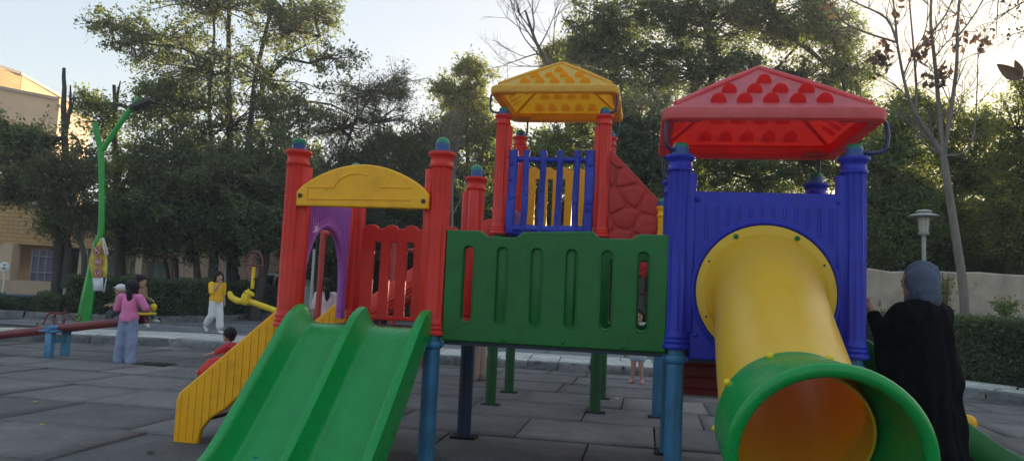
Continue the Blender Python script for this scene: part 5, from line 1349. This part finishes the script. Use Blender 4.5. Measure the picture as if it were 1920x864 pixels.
def person(label, p, face, H, J=None, top='white_cloth', bottom='denim', sleeve=.9, legs=1., wide=0., shoe='shoe_white', hair='short', skin='skin', headk=1.,
           group='children and parents in the playground', shoes=True, hem=.50, skirt=False, cap=None, name='person', grp=True, lean=0, fat=1., faceon=True, bare_head=True):
    j = dict(head=(0, .012, .925), neck=(0, 0, .845), sl=(-.10, 0, .805), sr=(.10, 0, .805), chest=(0, 0, .73), waist=(0, 0, .62), pel=(0, 0, .54), hl=(-.047, 0, .52), hr=(.047, 0, .52),
             kl=(-.055, .01, .285), kr=(.055, .01, .285), al=(-.055, 0, .045), ar=(.055, 0, .045), el=(-.13, -.005, .645), er=(.13, -.005, .645), wl=(-.135, .035, .49), wr=(.135, .035, .49),
             tl=(-.06, .075, .015), tr=(.06, .075, .015))
    j.update(J or {})
    Mx = Matrix.Translation(Vector(p)) @ Matrix.Rotation(face, 4, 'Z') @ Matrix.Scale(H, 4)
    W = {k: Mx @ Vector(v) for k, v in j.items()}; k = H*fat
    t = thing(name, label, 'person', p, group if grp else None)
    hk = headk; hd = W['head']; Rz = Matrix.Rotation(face, 3, 'Z')
    b = MB()
    b.ell(hd, (.060*H*hk, .072*H*hk, .078*H*hk), 16, 12, Rz)
    b.ell(hd+Rz @ Vector((0, .030*H*hk, -.045*H*hk)), (.038*H*hk, .038*H*hk, .036*H*hk), 12, 8, Rz)
    b.ell(hd+Rz @ Vector((0, .074*H*hk, -.014*H*hk)), (.010*H*hk, .012*H*hk, .016*H*hk), 8, 6, Rz)
    for s in (-1, 1): b.ell(hd+Rz @ Vector((s*.060*H*hk, 0, -.01*H*hk)), (.008*H, .014*H, .02*H), 8, 6, Rz)
    b.cap(W['neck']-(W['neck']-W['chest'])*.2, hd-Vector((0, 0, .04*H)), .030*k, .026*k)
    b.cap(W['chest'], W['waist'], .068*k, .058*k); b.cap(W['waist'], W['pel'], .058*k, .066*k); b.cap(W['sl'], W['sr'], .034*k, .034*k)
    for s in 'lr':
        b.cap(W['neck'].lerp(W['chest'], .4), W['s'+s], .04*k, .032*k)
        b.cap(W['s'+s], W['e'+s], .030*k, .023*k); b.cap(W['e'+s], W['w'+s], .023*k, .016*k)
        b.cap(W['h'+s], W['k'+s], .052*k, .035*k); b.cap(W['k'+s], W['a'+s], .036*k, .021*k); b.cap(W['a'+s], W['t'+s], .022*k, .016*k)
        # hand: palm, four curled fingers of different lengths, thumb from the side
        fd = (W['w'+s]-W['e'+s]).normalized(); sd_ = fd.cross(Vector((0, 0, 1)))
        if sd_.length < .1: sd_ = fd.cross(Rz @ Vector((0, 1, 0)))
        sd_.normalize(); nn = sd_.cross(fd).normalized(); w_ = W['w'+s]; pm = w_+fd*.030*H
        b.cap(w_, pm, .014*k, .018*k)
        for q, ln in zip((-1.5, -.5, .5, 1.5), (.026, .031, .029, .022)):
            a0 = pm+sd_*q*.0085*H+fd*.010*H; a1 = a0+fd*ln*.6*H-nn*.006*H; a2 = a1+fd*ln*.4*H-nn*.016*H
            b.cap(a0, a1, .0052*H, .0048*H, 8); b.cap(a1, a2, .0048*H, .0040*H, 8)
        a0 = w_+fd*.010*H+sd_*.012*H; a1 = a0+fd*.020*H+sd_*.016*H-nn*.006*H; b.cap(a0, a1, .006*H, .005*H, 8)
    body = blob('body', b, skin, t, voxel=.0062*H, smooth=4)
    # shirt
    c = MB(); e = .012*H
    c.cap(W['chest'], W['waist'], .074*k+e, .070*k+e); c.cap(W['waist'], W['pel'].lerp(W['waist'], -.0 if hem < .52 else .3), .070*k+e, .078*k+e); c.cap(W['sl'], W['sr'], .036*k+e*.6, .036*k+e*.6)
    for s in 'lr':
        c.cap(W['neck'].lerp(W['chest'], .35), W['s'+s], .036*k, .032*k+e*.6)
        q = min(1, sleeve*2); c.cap(W['s'+s], W['s'+s].lerp(W['e'+s], q), .032*k+e, .030*k+e)
        if sleeve > .5: c.cap(W['e'+s], W['e'+s].lerp(W['w'+s], sleeve*2-1), .028*k+e*.7, .024*k+e*.6)
    c.ell(W['pel'].lerp(W['waist'], .3), (.108*k, .084*k, .085*k), 16, 10, Rz); hz = W['pel'].z-.035*H+(hem-.5)*H
    fd0 = fold_disp((W['waist'].x, W['waist'].y), 5, .0045*H, W['pel'].z, W['chest'].z, random.random()*6)
    def fd1(v):
        u = fd0(v); a = np.hypot(u[:, 0]-W['pel'].x, u[:, 1]-W['pel'].y) < .16*H; u[a, 2] = np.maximum(u[a, 2], hz+.004*H*np.sin(u[a, 0]*40)); return u
    blob('shirt', c, top, t, voxel=.0075*H, smooth=5, disp=fd1)
    # trousers / shorts
    c = MB(); c.cap(W['waist'].lerp(W['pel'], .35), W['pel'], .062*k+e, .072*k+e)
    for s in 'lr':
        kk = W['k'+s]; aa = W['a'+s]
        if legs > .5:
            c.cap(W['h'+s], kk, .055*k+e*.6, .038*k+e+wide*.4*H); c.cap(kk, kk.lerp(aa, (legs-.5)*2), .038*k+e+wide*.4*H, .030*k+e*.7+wide*H)
            if legs > .95 and wide: q = aa+Vector((0, 0, -.012*H)); c.cap(q.lerp(kk, .08), q, .03*k+wide*H, .034*k+wide*H*1.15)
        else: c.cap(W['h'+s], W['h'+s].lerp(kk, legs*2), .056*k+e, .050*k+e*1.4)
    blob('trousers' if legs > .5 else 'shorts', c, bottom, t, voxel=.0075*H, smooth=4, disp=fold_disp((W['pel'].x, W['pel'].y), 9, .0035*H, 0+p[2], W['pel'].z, random.random()*6))
    if shoes:
        for s in 'lr':
            a = W['a'+s]; to = W['t'+s]; c = MB(); d = (to-a); d.z *= .6; c.cap(a-d*.15-Vector((0, 0, .016*H)), a+d*.75-Vector((0, 0, .012*H)), .026*k, .024*k); c.cap(a+d*.7-Vector((0, 0, .012*H)), to+d*.15, .024*k, .019*k); c.cap(a, a-Vector((0, 0, .02*H)), .027*k, .028*k)
            blob('shoe', c, shoe, t, voxel=.006*H, smooth=2)
    # hair, eyes, mouth
    hr = MB()
    if cap:
        hr.ell(hd+Rz @ Vector((0, -.004*H, .022*H*hk)), (.067*H*hk, .078*H*hk, .066*H*hk), 16, 10, Rz); hr.ell(hd+Rz @ Vector((0, .05*H*hk, .03*H*hk)), (.05*H*hk, .06*H*hk, .010*H), 12, 6, Rz); blob('cap', hr, cap, t, voxel=.007*H, smooth=2)
    else:
        hr.ell(hd+Rz @ Vector((0, -.012*H*hk, .018*H*hk)), (.071*H*hk, .080*H*hk, .078*H*hk), 18, 12, Rz)
        if hair in ('short', 'bob', 'tail'):
            for s in (-1, 1): hr.cap(hd+Rz @ Vector((s*.052*H*hk, -.01*H, .02*H)), hd+Rz @ Vector((s*.058*H*hk, -.01*H, -.03*H if hair == 'short' else -.065*H)), .018*H*hk, .014*H*hk)
            hr.ell(hd+Rz @ Vector((0, -.038*H*hk, -.03*H*hk)), (.055*H*hk, .036*H*hk, .045*H*hk), 14, 8, Rz)
        if hair == 'bob':
            hr.ell(hd+Rz @ Vector((0, -.03*H*hk, -.06*H*hk)), (.072*H*hk, .05*H*hk, .055*H*hk), 14, 8, Rz)
            for s in (-1, 1): hr.cap(hd+Rz @ Vector((s*.055*H*hk, .02*H, .03*H)), hd+Rz @ Vector((s*.066*H*hk, .01*H, -.075*H)), .022*H*hk, .022*H*hk)
        if hair == 'tail':
            q = [hd+Rz @ Vector(v)*H for v in ((.0, -.075, -.01), (.012, -.098, -.06), (.02, -.092, -.13), (.014, -.085, -.205))]; rr = (.024, .034, .033, .014)
            for i in range(3): hr.cap(q[i], q[i+1], rr[i]*H, rr[i+1]*H)
        hrn = blob('hair', hr, 'hair', t, voxel=.0065*H, smooth=2)
        if hair == 'tail': MB().tube([hd+Rz @ Vector((.024*math.cos(a), -.082, -.024+.022*math.sin(a)))*H for a in [2*PI*i/12 for i in range(12)]], .006*H, 6, close=True).build('hair_tie', 'pale_pink_cloth', t)
    if faceon:
        for s in (-1, 1): MB().ell(hd+Rz @ Vector((s*.024, .0655, .004))*H*hk, (.0075*H*hk, .005*H*hk, .0048*H*hk), 10, 6, Rz).build('eye', 'eye_dark', t)
        MB().ell(hd+Rz @ Vector((0, .0665, -.044))*H*hk, (.015*H*hk, .006*H*hk, .0045*H*hk), 10, 6, Rz).build('mouth', 'lip', t)
    return t

# girl in pink, seen from behind, holding the child on the seesaw
person('girl in a pink shirt and wide jeans seen from behind, leaning over the red seesaw', (-4.55, 4.32, 0), R(8), 1.14,
       J=dict(el=(-.175, .03, .66), er=(.18, .03, .68), wl=(-.12, .15, .66), wr=(.16, .16, .64), head=(0, .03, .915), kl=(-.065, .0, .285), kr=(.065, .0, .285), al=(-.075, -.0, .045), ar=(.072, 0, .045), sl=(-.115, 0, .80), sr=(.115, 0, .80)),
       top='pink_cloth', bottom='denim', sleeve=.62, wide=.030, hair='tail', headk=1.12, fat=1.12, skin='skin_child', faceon=False)
person('small child in teal trousers and white shoes sitting high on the seesaw end', (-4.66, 4.64, .34), R(-100), .86,
       J=dict(pel=(0, 0, .54), hl=(-.05, .02, .52), hr=(.05, .02, .52), kl=(-.10, .20, .50), kr=(.09, .22, .47), al=(-.12, .24, .30), ar=(.11, .30, .24), tl=(-.13, .32, .28), tr=(.12, .38, .20), wl=(-.1, .18, .62), wr=(.1, .18, .62)),
       top='tan_cloth', bottom='teal_cloth', hair='short', headk=1.3, skin='skin_child', legs=.93, fat=1.1)
person('toddler in tan clothes and a pale cap half hidden by the girl in pink', (-5.02, 4.72, .30), R(150), .76,
       J=dict(kl=(-.08, .16, .46), kr=(.08, .16, .46), al=(-.08, .18, .28), ar=(.08, .18, .28), tl=(-.08, .25, .26), tr=(.08, .25, .26), wl=(-.1, .18, .62), wr=(.1, .18, .62)),
       top='tan_cloth', bottom='grey_cloth', cap='white_cloth', headk=1.3, skin='skin_child', fat=1.15)
person('girl in an orange-yellow T-shirt and white trousers walking with a hand at her mouth', (-6.12, 9.0, .13), R(-118), 1.24,
       J=dict(kl=(-.055, .055, .285), al=(-.05, .10, .045), tl=(-.05, .18, .018), kr=(.055, .0, .29), ar=(.055, -.17, .105), tr=(.06, -.115, .035), er=(.13, .07, .66), wr=(.035, .12, .815), el=(-.14, -.03, .64), wl=(-.15, -.0, .5), sl=(-.11, 0, .80), sr=(.11, 0, .80)),
       top='orange_yellow_cloth', bottom='white_cloth', sleeve=.46, wide=.022, legs=.86, hair='bob', headk=1.1, fat=1.12, skin='skin_child')
person('toddler in a red shirt and pink sandals sitting at the end of the red slide', (-2.50, 3.52, -.29), R(90), .86,
       J=dict(pel=(0, 0, .53), hl=(-.05, .0, .52), hr=(.05, .0, .52), kl=(-.09, .22, .54), kr=(.09, .22, .54), al=(-.09, .36, .44), ar=(.09, .36, .44), tl=(-.10, .43, .42), tr=(.10, .43, .42), head=(0, .035, .96), neck=(0, .02, .86), el=(-.16, .10, .72), er=(.16, .10, .72), wl=(-.2, .22, .68), wr=(.2, .22, .68)),
       top='red_cloth', bottom='red_cloth', shoe='shoe_pink', sleeve=.5, legs=.8, hair='short', headk=1.22, skin='skin_child', fat=1.12)
person('girl in a white shirt with a long ponytail seen through the purple arch', (-2.55, 6.35, 0), R(25), 1.30, top='pale_pink_cloth', bottom='grey_cloth', sleeve=.48, hair='tail', headk=1.08, fat=1.1, skin='skin_child')
person('adult in beige trousers and black shoes standing behind the navy leg of the red tower', (.30, 5.12, 0), R(60), 1.6, J=dict(kl=(-.05, .0, .285), kr=(.05, .03, .285)),
       top='grey_cloth', bottom='beige_cloth', wide=.018, shoe='shoe_black', hair='short', fat=1.05)
person('small child in white top, pale blue shorts and pink sandals under the bridge', (2.49, 6.03, 0), R(165), 1.06,
       J=dict(kl=(-.04, .01, .27), kr=(.06, .015, .275), al=(-.06, 0, .045), ar=(.075, 0, .045), tl=(-.08, .06, .015), tr=(.10, .06, .015), wl=(-.06, .11, .50), el=(-.14, .01, .62), wr=(.10, .12, .75), er=(.14, .03, .66)),
       top='white_cloth', bottom='pale_blue_cloth', shoe='shoe_pink', legs=.34, sleeve=.4, hair='bob', headk=1.18, skin='skin_child', fat=1.08)
person('dark-haired child in purple crouching on the upper tower beside the blue log gate', (1.12, 3.42, 1.36), R(80), 1.0,
       J=dict(pel=(0, .0, .56), waist=(0, .03, .64), chest=(0, .10, .74), sl=(-.10, .13, .79), sr=(.10, .13, .79), neck=(0, .16, .82), head=(0, .24, .90), hl=(-.05, 0, .55), hr=(.05, 0, .55), kl=(-.07, .18, .60), kr=(.07, .2, .58), al=(-.07, .16, .52), ar=(.07, .18, .52), tl=(-.07, .22, .51), tr=(.07, .24, .51), el=(-.13, .22, .70), er=(.13, .22, .70), wl=(-.13, .30, .78), wr=(.13, .30, .78)),
       top='purple_cloth', bottom='grey_cloth', hair='short', headk=1.12, skin='skin_child')
person('child in a yellow shirt cut off by the left edge behind the seesaw', (-7.98, 5.35, 0), R(-100), .86, J=dict(wl=(-.12, .16, .60), wr=(.12, .16, .62)), top='orange_yellow_cloth', bottom='grey_cloth', sleeve=.45, headk=1.2, skin='skin_child')

# ---- women in black chadors
def chador(label, p, face, H, scarf, arm=None, detail=1., drape=.26):
    t = thing('person', label, 'person', p, 'women in black chadors'); Rz = Matrix.Rotation(face, 3, 'Z'); V3 = lambda x, y, z: Vector(p)+Rz @ Vector((x*H, y*H, z*H))
    hd = V3(0, .02, .925); b = MB(); b.ell(hd, (.060*H, .070*H, .078*H), 16, 12, Rz); b.ell(hd+Rz @ Vector((0, .03, -.045))*H, (.038*H,)*3, 12, 8); b.ell(hd+Rz @ Vector((0, .076, -.012))*H, (.010*H, .014*H, .017*H), 8, 6, Rz)
    b.cap(V3(0, 0, .80), hd, .032*H, .03*H); b.cap(V3(0, 0, .74), V3(0, 0, .5), .07*H, .08*H); b.cap(V3(-.1, 0, .80), V3(.1, 0, .80), .035*H, .035*H)
    for s in (-1, 1): b.cap(V3(s*.05, 0, .5), V3(s*.05, 0, .28), .05*H, .036*H); b.cap(V3(s*.05, 0, .28), V3(s*.05, 0, .04), .036*H, .02*H); b.cap(V3(s*.05, 0, .03), V3(s*.055, .09, .018), .022*H, .018*H)
    el, wr = arm or ((-.15, .03, .62), (-.11, .12, .66)); el2, wr2 = (.15, .05, .62), (.04, .12, .64)
    for (e, w_, s) in ((el, wr, -1), (el2, wr2, 1)):
        E_, W_ = V3(*e), V3(*w_); b.cap(V3(s*.11, 0, .80), E_, .03*H, .024*H); b.cap(E_, W_, .024*H, .017*H)
        fd = (W_-E_).normalized(); side = (Rz @ Vector((0, 1, 0))); side = (side-fd*side.dot(fd)).normalized(); nn = side.cross(fd).normalized(); pm = W_+fd*.032*H
        b.cap(W_, pm, .015*H, .019*H)
        for q, ln in zip((-1.5, -.5, .5, 1.5), (.030, .036, .034, .026)):
            a0 = pm+side*q*.0105*H+fd*.012*H; a1 = a0+fd*ln*.45*H; a2 = a1+(fd*.25+nn*.75).normalized()*ln*.5*H; a3 = a2+(nn*.8-fd*.5).normalized()*ln*.35*H
            b.cap(a0, a1, .0054*H, .0052*H, 8); b.cap(a1, a2, .0052*H, .0047*H, 8); b.cap(a2, a3, .0047*H, .0042*H, 8)
        a0 = W_+fd*.012*H+side*.014*H; a1 = a0+fd*.022*H+side*.018*H; a2 = a1+fd*.016*H+nn*.012*H-side*.004*H; b.cap(a0, a1, .0068*H, .006*H, 8); b.cap(a1, a2, .006*H, .005*H, 8)
    blob('body', b, 'skin', t, voxel=.0045*H*(1 if arm else 1.6), smooth=3)
    # the cloak: shoulders, arm folds and a wide fall to the ground
    c = MB(); c.ell(V3(0, -.005, .775), (.135*H, .088*H, .085*H), 20, 12, Rz); c.cap(V3(0, 0, .74), V3(.0, -.01, .5), .108*H, .135*H); c.cap(V3(-.02, 0, .45), V3(-.02, .02, .09), .120*H, .125*H); c.cap(V3(.02, 0, .45), V3(.03, -.03, .09), .120*H, .135*H)
    for (e, w_, s) in ((el, wr, -1), (el2, wr2, 1)):
        E_, W_ = V3(*e), V3(*w_); sh = V3(s*.115, 0, .79); c.cap(sh, E_, .050*H, .052*H); c.cap(E_, E_.lerp(W_, .86), .048*H, .032*H); c.cap(E_-Vector((0, 0, .02*H)), V3(e[0]*.55, e[1]*.8, .40), .048*H, .08*H)
        c.cap(V3(s*.06, 0, .70), E_, .07*H, .045*H)
    if not scarf: c.ell(hd+Rz @ Vector((0, -.014, .010))*H, (.074*H, .080*H, .088*H), 18, 12, Rz); c.cap(hd-Vector((0, 0, .05*H)), V3(0, -.02, .80), .07*H, .10*H)
    def dsp(v):
        v = fold_disp((p[0], p[1]), 5, .013*H, p[2], p[2]+.78*H, 1.3+H)(v); v = fold_disp((p[0], p[1]), 13, .006*H, p[2], p[2]+.7*H, 4.)(v); v[:, 2] = np.maximum(v[:, 2], p[2]+.012+.012*np.sin(v[:, 0]*30)); return v
    blob('cloak', c, 'black_cloth', t, voxel=.0085*H, smooth=6, disp=dsp)
    if scarf:
        s_ = MB(); s_.ell(hd+Rz @ Vector((0, -.016, .008))*H, (.069*H, .077*H, .082*H), 22, 14, Rz); s_.cap(hd+Rz @ Vector((0, -.03, -.03))*H, V3(0, -.02, .865), .062*H, .060*H); s_.cap(hd+Rz @ Vector((0, .03, -.075))*H, V3(0, .02, .855), .040*H, .045*H)
        # opening for the face
        def sd2(v):
            u = v.copy(); dz = v[:, 2]-hd.z; fwd_ = np.array(Rz @ Vector((0, 1, 0))); rt_ = np.array(Rz @ Vector((1, 0, 0))); rel = v-np.array(hd); f_ = rel @ fwd_; r_ = rel @ rt_
            m_ = (f_ > .03*H) & (((r_/(.047*H))**2+((dz+.012*H)/(.062*H))**2) < 1); u[m_] -= np.outer((f_[m_]-.03*H)*.9, fwd_)
            w_ = .005*H*np.sin(dz*70/H*.9+f_*45/H)*(1/(1+np.exp(-(dz*-20)))); w2 = .0042*H*np.sin(r_*60/H+dz*30/H+f_*40/H); n_ = rel/np.linalg.norm(rel, axis=1)[:, None]; return u+n_*(w_+w2)[:, None]
        blob('head_scarf', s_, 'blue_scarf', t, voxel=.0055*H, smooth=4, disp=sd2)
    for s in (-1, 1): MB().ell(hd+Rz @ Vector((s*.024, .0655, .004))*H, (.0075*H, .005*H, .0048*H), 10, 6, Rz).build('eye', 'eye_dark', t)
    MB().ell(hd+Rz @ Vector((0, .0665, -.044))*H, (.015*H, .006*H, .0045*H), 10, 6, Rz).build('mouth', 'lip', t)
    for s in (-1, 1): blob('shoe', MB().cap(V3(s*.05, -.01, .022), V3(s*.055, .1, .02), .028*H, .024*H), 'shoe_black', t, voxel=.006*H, smooth=2)
    return t
chador('woman in a black chador and blue-grey scarf raising a hand by the side slide', tuple(gp(1730, 4.85, 0)), R(30), 1.515, True, arm=((-.11, .085, .66), (-.15, .125, .785)))
chador('woman wrapped in black standing behind the left hedge by the tree trunks', tuple(gp(436, 23.6)), R(130), 1.52, False)
chador('woman in black partly seen through the red slatted fence', tuple(gp(703, 13, 0)), R(-60), 1.66, False)

# ================================================================== SMALL PLAYGROUND THINGS
def seesaw():
    t = thing('seesaw', 'long dark red seesaw beam on a light blue steel stand', 'seesaw', (-5.8, 4.5, 0)); a = Vector((-8.6, 4.5, -.0)); b = Vector((-4.1, 4.5, .672)); c = Vector((-5.81, 4.5, .40))
    d = (b-a).normalized(); a = c-d*2.3; b = c+d*1.42
    MB().tube([a, b], .062, 18).build('beam', 'seesaw_red_paint', t)
    for y in (4.36, 4.66):
        MB().box(-5.86, -5.76, y-.045, y+.045, -.02, .36).build('stand_leg', 'seesaw_blue_paint', t, bevel=.008); MB().box(-5.96, -5.68, y-.07, y+.07, .36, .385).build('stand_plate', 'seesaw_blue_paint', t, bevel=.004)
    MB().tube([(-5.81, 4.28, .41), (-5.81, 4.74, .41)], .045, 14).build('pivot_tube', 'seesaw_blue_paint', t); MB().box(-5.83, -5.79, 4.38, 4.62, .2, .25).build('stand_brace', 'seesaw_blue_paint', t)
    for q, e in ((b, 1), (a, -1)):
        s = MB(); s.box(q.x-.2, q.x+.06, 4.36, 4.64, q.z+.06, q.z+.095); s.build('seat', 'bright_yellow_plastic', t, bevel=.015)
        hx = q.x-e*.36; hz = q.z-e*.06; MB().tube(tube_arc([(hx, 4.38, hz+.27), (hx, 4.40, hz+.28), (hx, 4.5, hz+.05), (hx, 4.60, hz+.28), (hx, 4.62, hz+.27)], 4), .013, 8).build('handle', 'seesaw_red_paint', t)
    MB().ell((-4.38, 4.60, .78), (.045, .045, .055), 14, 10).build('seat_knob', 'bright_yellow_plastic', t)
seesaw()
def horse():
    d = 12.4; Z = lambda x, y, o=0: at(x, y, d)+_fw*o; c = at(575, 575, d); t = thing('horse_seesaw', 'yellow seesaw with a horse-head seat and red steering wheel, left of the red tower', 'seesaw', (c.x, c.y, 0))
    MB().tube([Z(460, 562), Z(640, 626)], .05, 14).build('beam', 'bright_yellow_plastic', t)
    MB().tube([(c.x, c.y, -.02), (c.x, c.y, c.z-.04)], .06, 14).build('stand', 'seesaw_blue_paint', t)
    b = MB(); k = d/1395
    P = lambda x, y: Z(x, y)
    for (a, q, r0, r1) in (((431, 549), (434, 557), 3.6, 4.2), ((434, 557), (446, 564), 4.4, 5.4), ((446, 564), (462, 565), 5.4, 6.2), ((462, 565), (462, 556), 7.4, 7.4), ((462, 556), (465, 549), 7.4, 5.8), ((465, 549), (473, 551), 5., 3.4), ((464, 546), (462, 552), 3., 3.5), ((473, 551), (474, 553), 3.4, 2.9)):
        A = P(*a); Q = P(*q)
        for o in (-.05, 0, .05): b.cap(A+_fw*o*(1 if r0 > 4 else .5), Q+_fw*o*(1 if r1 > 4 else .5), r0*k, r1*k)
    b.cap(P(466, 541), P(467, 546), 1.4*k, 1.8*k)
    h = blob('horse_seat', b, 'bright_yellow_plastic', t, voxel=.011, smooth=3)
    MB().ell(P(463, 549)-_fw*.09, (.022, .012, .017), 10, 6).build('eye', 'eye_dark', h); 
    mn = MB()
    for i in range(5): mn.ell(P(457+i*1.6, 550-i*1.6+4), (.02, .03, .02), 8, 6)
    mn.build('mane', 'bright_yellow_plastic', h)
    MB().tube([P(473, 541)+_fw*.0, P(476, 500)], .03, 10).build('wheel_post', 'bright_yellow_plastic', t)
    cc = P(476, 497); ax = (_fw*.82+_rt*.57).normalized(); u = Vector((0, 0, 1)); v = ax.cross(u); wl_ = MB(); r = .235; q = lambda a, rr=r: cc+(u*math.sin(a)+v*math.cos(a))*rr
    wl_.tube([q(2*PI*i/32) for i in range(32)], .013, 8, close=True)
    for i in range(4): wl_.tube([q(PI/4*0+PI*i/2, .02), q(PI*i/2, r)], .010, 6)
    wl_.ell(cc, (.04, .04, .04), 12, 8); wl_.build('steering_wheel', 'seesaw_red_paint', t, ang=60)
horse()
def bench():
    c = gp(112, 15.6, .13); t = thing('scroll_bench', 'low dark red wrought-iron scroll bench behind the seesaw stand', 'bench', c); d = 15.6; Z = lambda x, y, o=0: at(x, y, d)+_fw*o
    for o, lab in ((0, None),):
        mb = MB()
        mb.tube(tube_arc([Z(70, 605, o), Z(71, 610, o), Z(76, 611, o), Z(82, 605, o), Z(89, 590, o), Z(96, 585, o), (Z(104, 587, o)), Z(120, 586, o), Z(124, 582, o)], 5), .016, 6)
        n = 18; mb.tube([Z(110+11*math.cos(2*PI*i/n), 599+12*math.sin(2*PI*i/n), o) for i in range(n)], .016, 6, close=True); mb.tube(tube_arc([Z(104, 592, o), Z(106, 606, o), Z(116, 607, o), Z(117, 600, o)], 4), .012, 6)
        mb.tube([Z(121, 581, o), Z(140, 600, o)], .016, 6); mb.tube(tube_arc([Z(140, 600, o), Z(148, 602, o), Z(152, 596, o), Z(149, 591, o), Z(144, 593, o), Z(146, 597, o)], 5), .013, 6)
        mb.build('scroll_side', 'seesaw_red_paint', t, ang=70)
    sl_ = MB()
    for i in range(5): x = 92+6.5*i; sl_.tube([Z(x, 587.5, 0), Z(x, 587.5, .22)], .012, 6)
    sl_.build('seat_slats', 'seesaw_red_paint', t)
bench()
# red frame seen through the arch, drain grate, litter
def frame():
    p = gp(598, 11.5, 0); t = thing('swing_frame', 'red steel frame standing behind the purple arch', 'frame', p); zt = at(598, 437, 11.5).z; q = Vector((p.x+1.1, p.y+.3, 0))
    for a in (p, q): MB().tube([(a.x, a.y, -.02), (a.x, a.y, zt)], .045, 12).build('post', 'bright_red_paint', t)
    MB().tube([(p.x-.04, p.y, zt), (q.x+.04, q.y, zt)], .05, 12).build('top_bar', 'bright_red_paint', t)
    b = gp(583, 15, 0); tag(MB().tube([b, (b.x, b.y, 1.9)], .028, 10).ell((b.x, b.y, 1.9), (.035, .035, .02), 10, 6).build('pole', 'lamp_grey_metal', loc=b), 'pale grey pole seen through the left side of the purple arch', 'pole')
frame()
def climber():
    p = gp(780, 11.8, 0); t = thing('climbing_frame', 'red tubular climbing bars far behind the red slatted fence', 'climbing frame', p); Z = lambda x, y, o=0: at(x, y, 11.8)+_fw*o
    for x in (738, 800): b_ = gp(x, 11.8, 0); MB().tube([b_, Z(x, 372 if x > 830 else 440)], .035, 10).build('post', 'bright_red_paint', t)
    for y0, y1 in ((442, 440), (470, 468)): MB().tube([Z(736, y0), Z(800, y1)], .025, 8).build('bar', 'bright_red_paint', t)
climber()
def grate():
    t = thing('drain_grate', 'dark grooved drain grate in the paving beside the girl in pink', 'grate', (-4.28, 4.42, 0)); M4 = Matrix.Translation((-4.12, 4.36, 0)) @ Matrix.Rotation(R(4), 4, 'Z') @ Matrix.Scale(.72, 4)
    MB().box(-.34, .34, -.24, .24, .004, .012, M4).build('grate_frame', 'dark_gap', t, smooth=False); mb = MB()
    for i in range(9): mb.box(-.31, .31, -.215+.05*i, -.197+.05*i, .012, .022, M4)
    mb.build('grate_bars', 'black_metal', t, smooth=False)
grate()
def litter():
    def sheet(label, c, r, mat, z, nm, n=8, h=.03):
        c = Vector(c); pts = [(c.x+r*(1+random.uniform(-.3, .3))*math.cos(2*PI*k/n), c.y+r*.6*(1+random.uniform(-.3, .3))*math.sin(2*PI*k/n), z+random.uniform(.004, h)) for k in range(n)]
        top = [(x, y, zz+.003) for x, y, zz in pts]; tag(MB().loft([pts, top]).build(nm, mat, loc=(c.x, c.y, z), smooth=False), label, 'litter', 'bits of litter on the ground')
    a = at(1905, 752, 1); 
    sheet('crumpled white paper on the paving at the right edge', G_(1905, 752, .0), .2, 'paper', .0, 'paper_scrap', h=.08)
    sheet('small dry leaf below the right kerb', G_(1852, 748, 0), .05, 'roof_cap', .0, 'fallen_leaf', h=.03)
    sheet('tiny white scrap beside the rear green leg', G_(962, 705, 0), .035, 'paper', .0, 'paper_scrap', h=.015)
    sheet('small pale scrap on the tiles under the bridge', G_(1156, 747, 0), .03, 'paper', .0, 'paper_scrap', h=.012)
    sheet('dark curled leaf on the tiles in front of the yellow stair', G_(282, 850, 0), .03, 'bark_dark', .0, 'fallen_leaf', h=.02)
    for k in range(26):
        x, y = random.uniform(-6, 6.5), random.uniform(-1.2, 6.5); sheet('small dry leaf lying on the rubber tiles', (x, y, 0), random.uniform(.012, .03), random.choice(('roof_cap', 'bark_dark', 'banner_yellow')), .0, 'fallen_leaf', h=.014, n=6)
def G_(px, py, z):
    v = _f2+_r*((px-960)/F)-_u*((py-432)/F); return CAM+v*((z-CAM.z)/v.z)
litter()
# ================================================================== AIR
def haze():
    m = bpy.data.materials.new('haze'); m.use_nodes = True; n = m.node_tree.nodes; l = m.node_tree.links; n.remove(n['Principled BSDF'])
    v = n.new('ShaderNodeVolumePrincipled'); v.inputs['Color'].default_value = (.93, .95, .97, 1); v.inputs['Density'].default_value = .0018; v.inputs['Anisotropy'].default_value = .35  # thin volume added mainly to lighten the shaded trees
    l.new(v.outputs[0], n['Material Output'].inputs['Volume']); MATS['haze'] = m
    o = MB().box(-75, 75, -16, 75, -1.1, 19).build('haze', 'haze', smooth=False, loc=(0, 0, 0)); o['kind'] = 'stuff'; o['label'] = 'faint evening haze, added to lift the dark foliage'; o['category'] = 'haze'
haze()
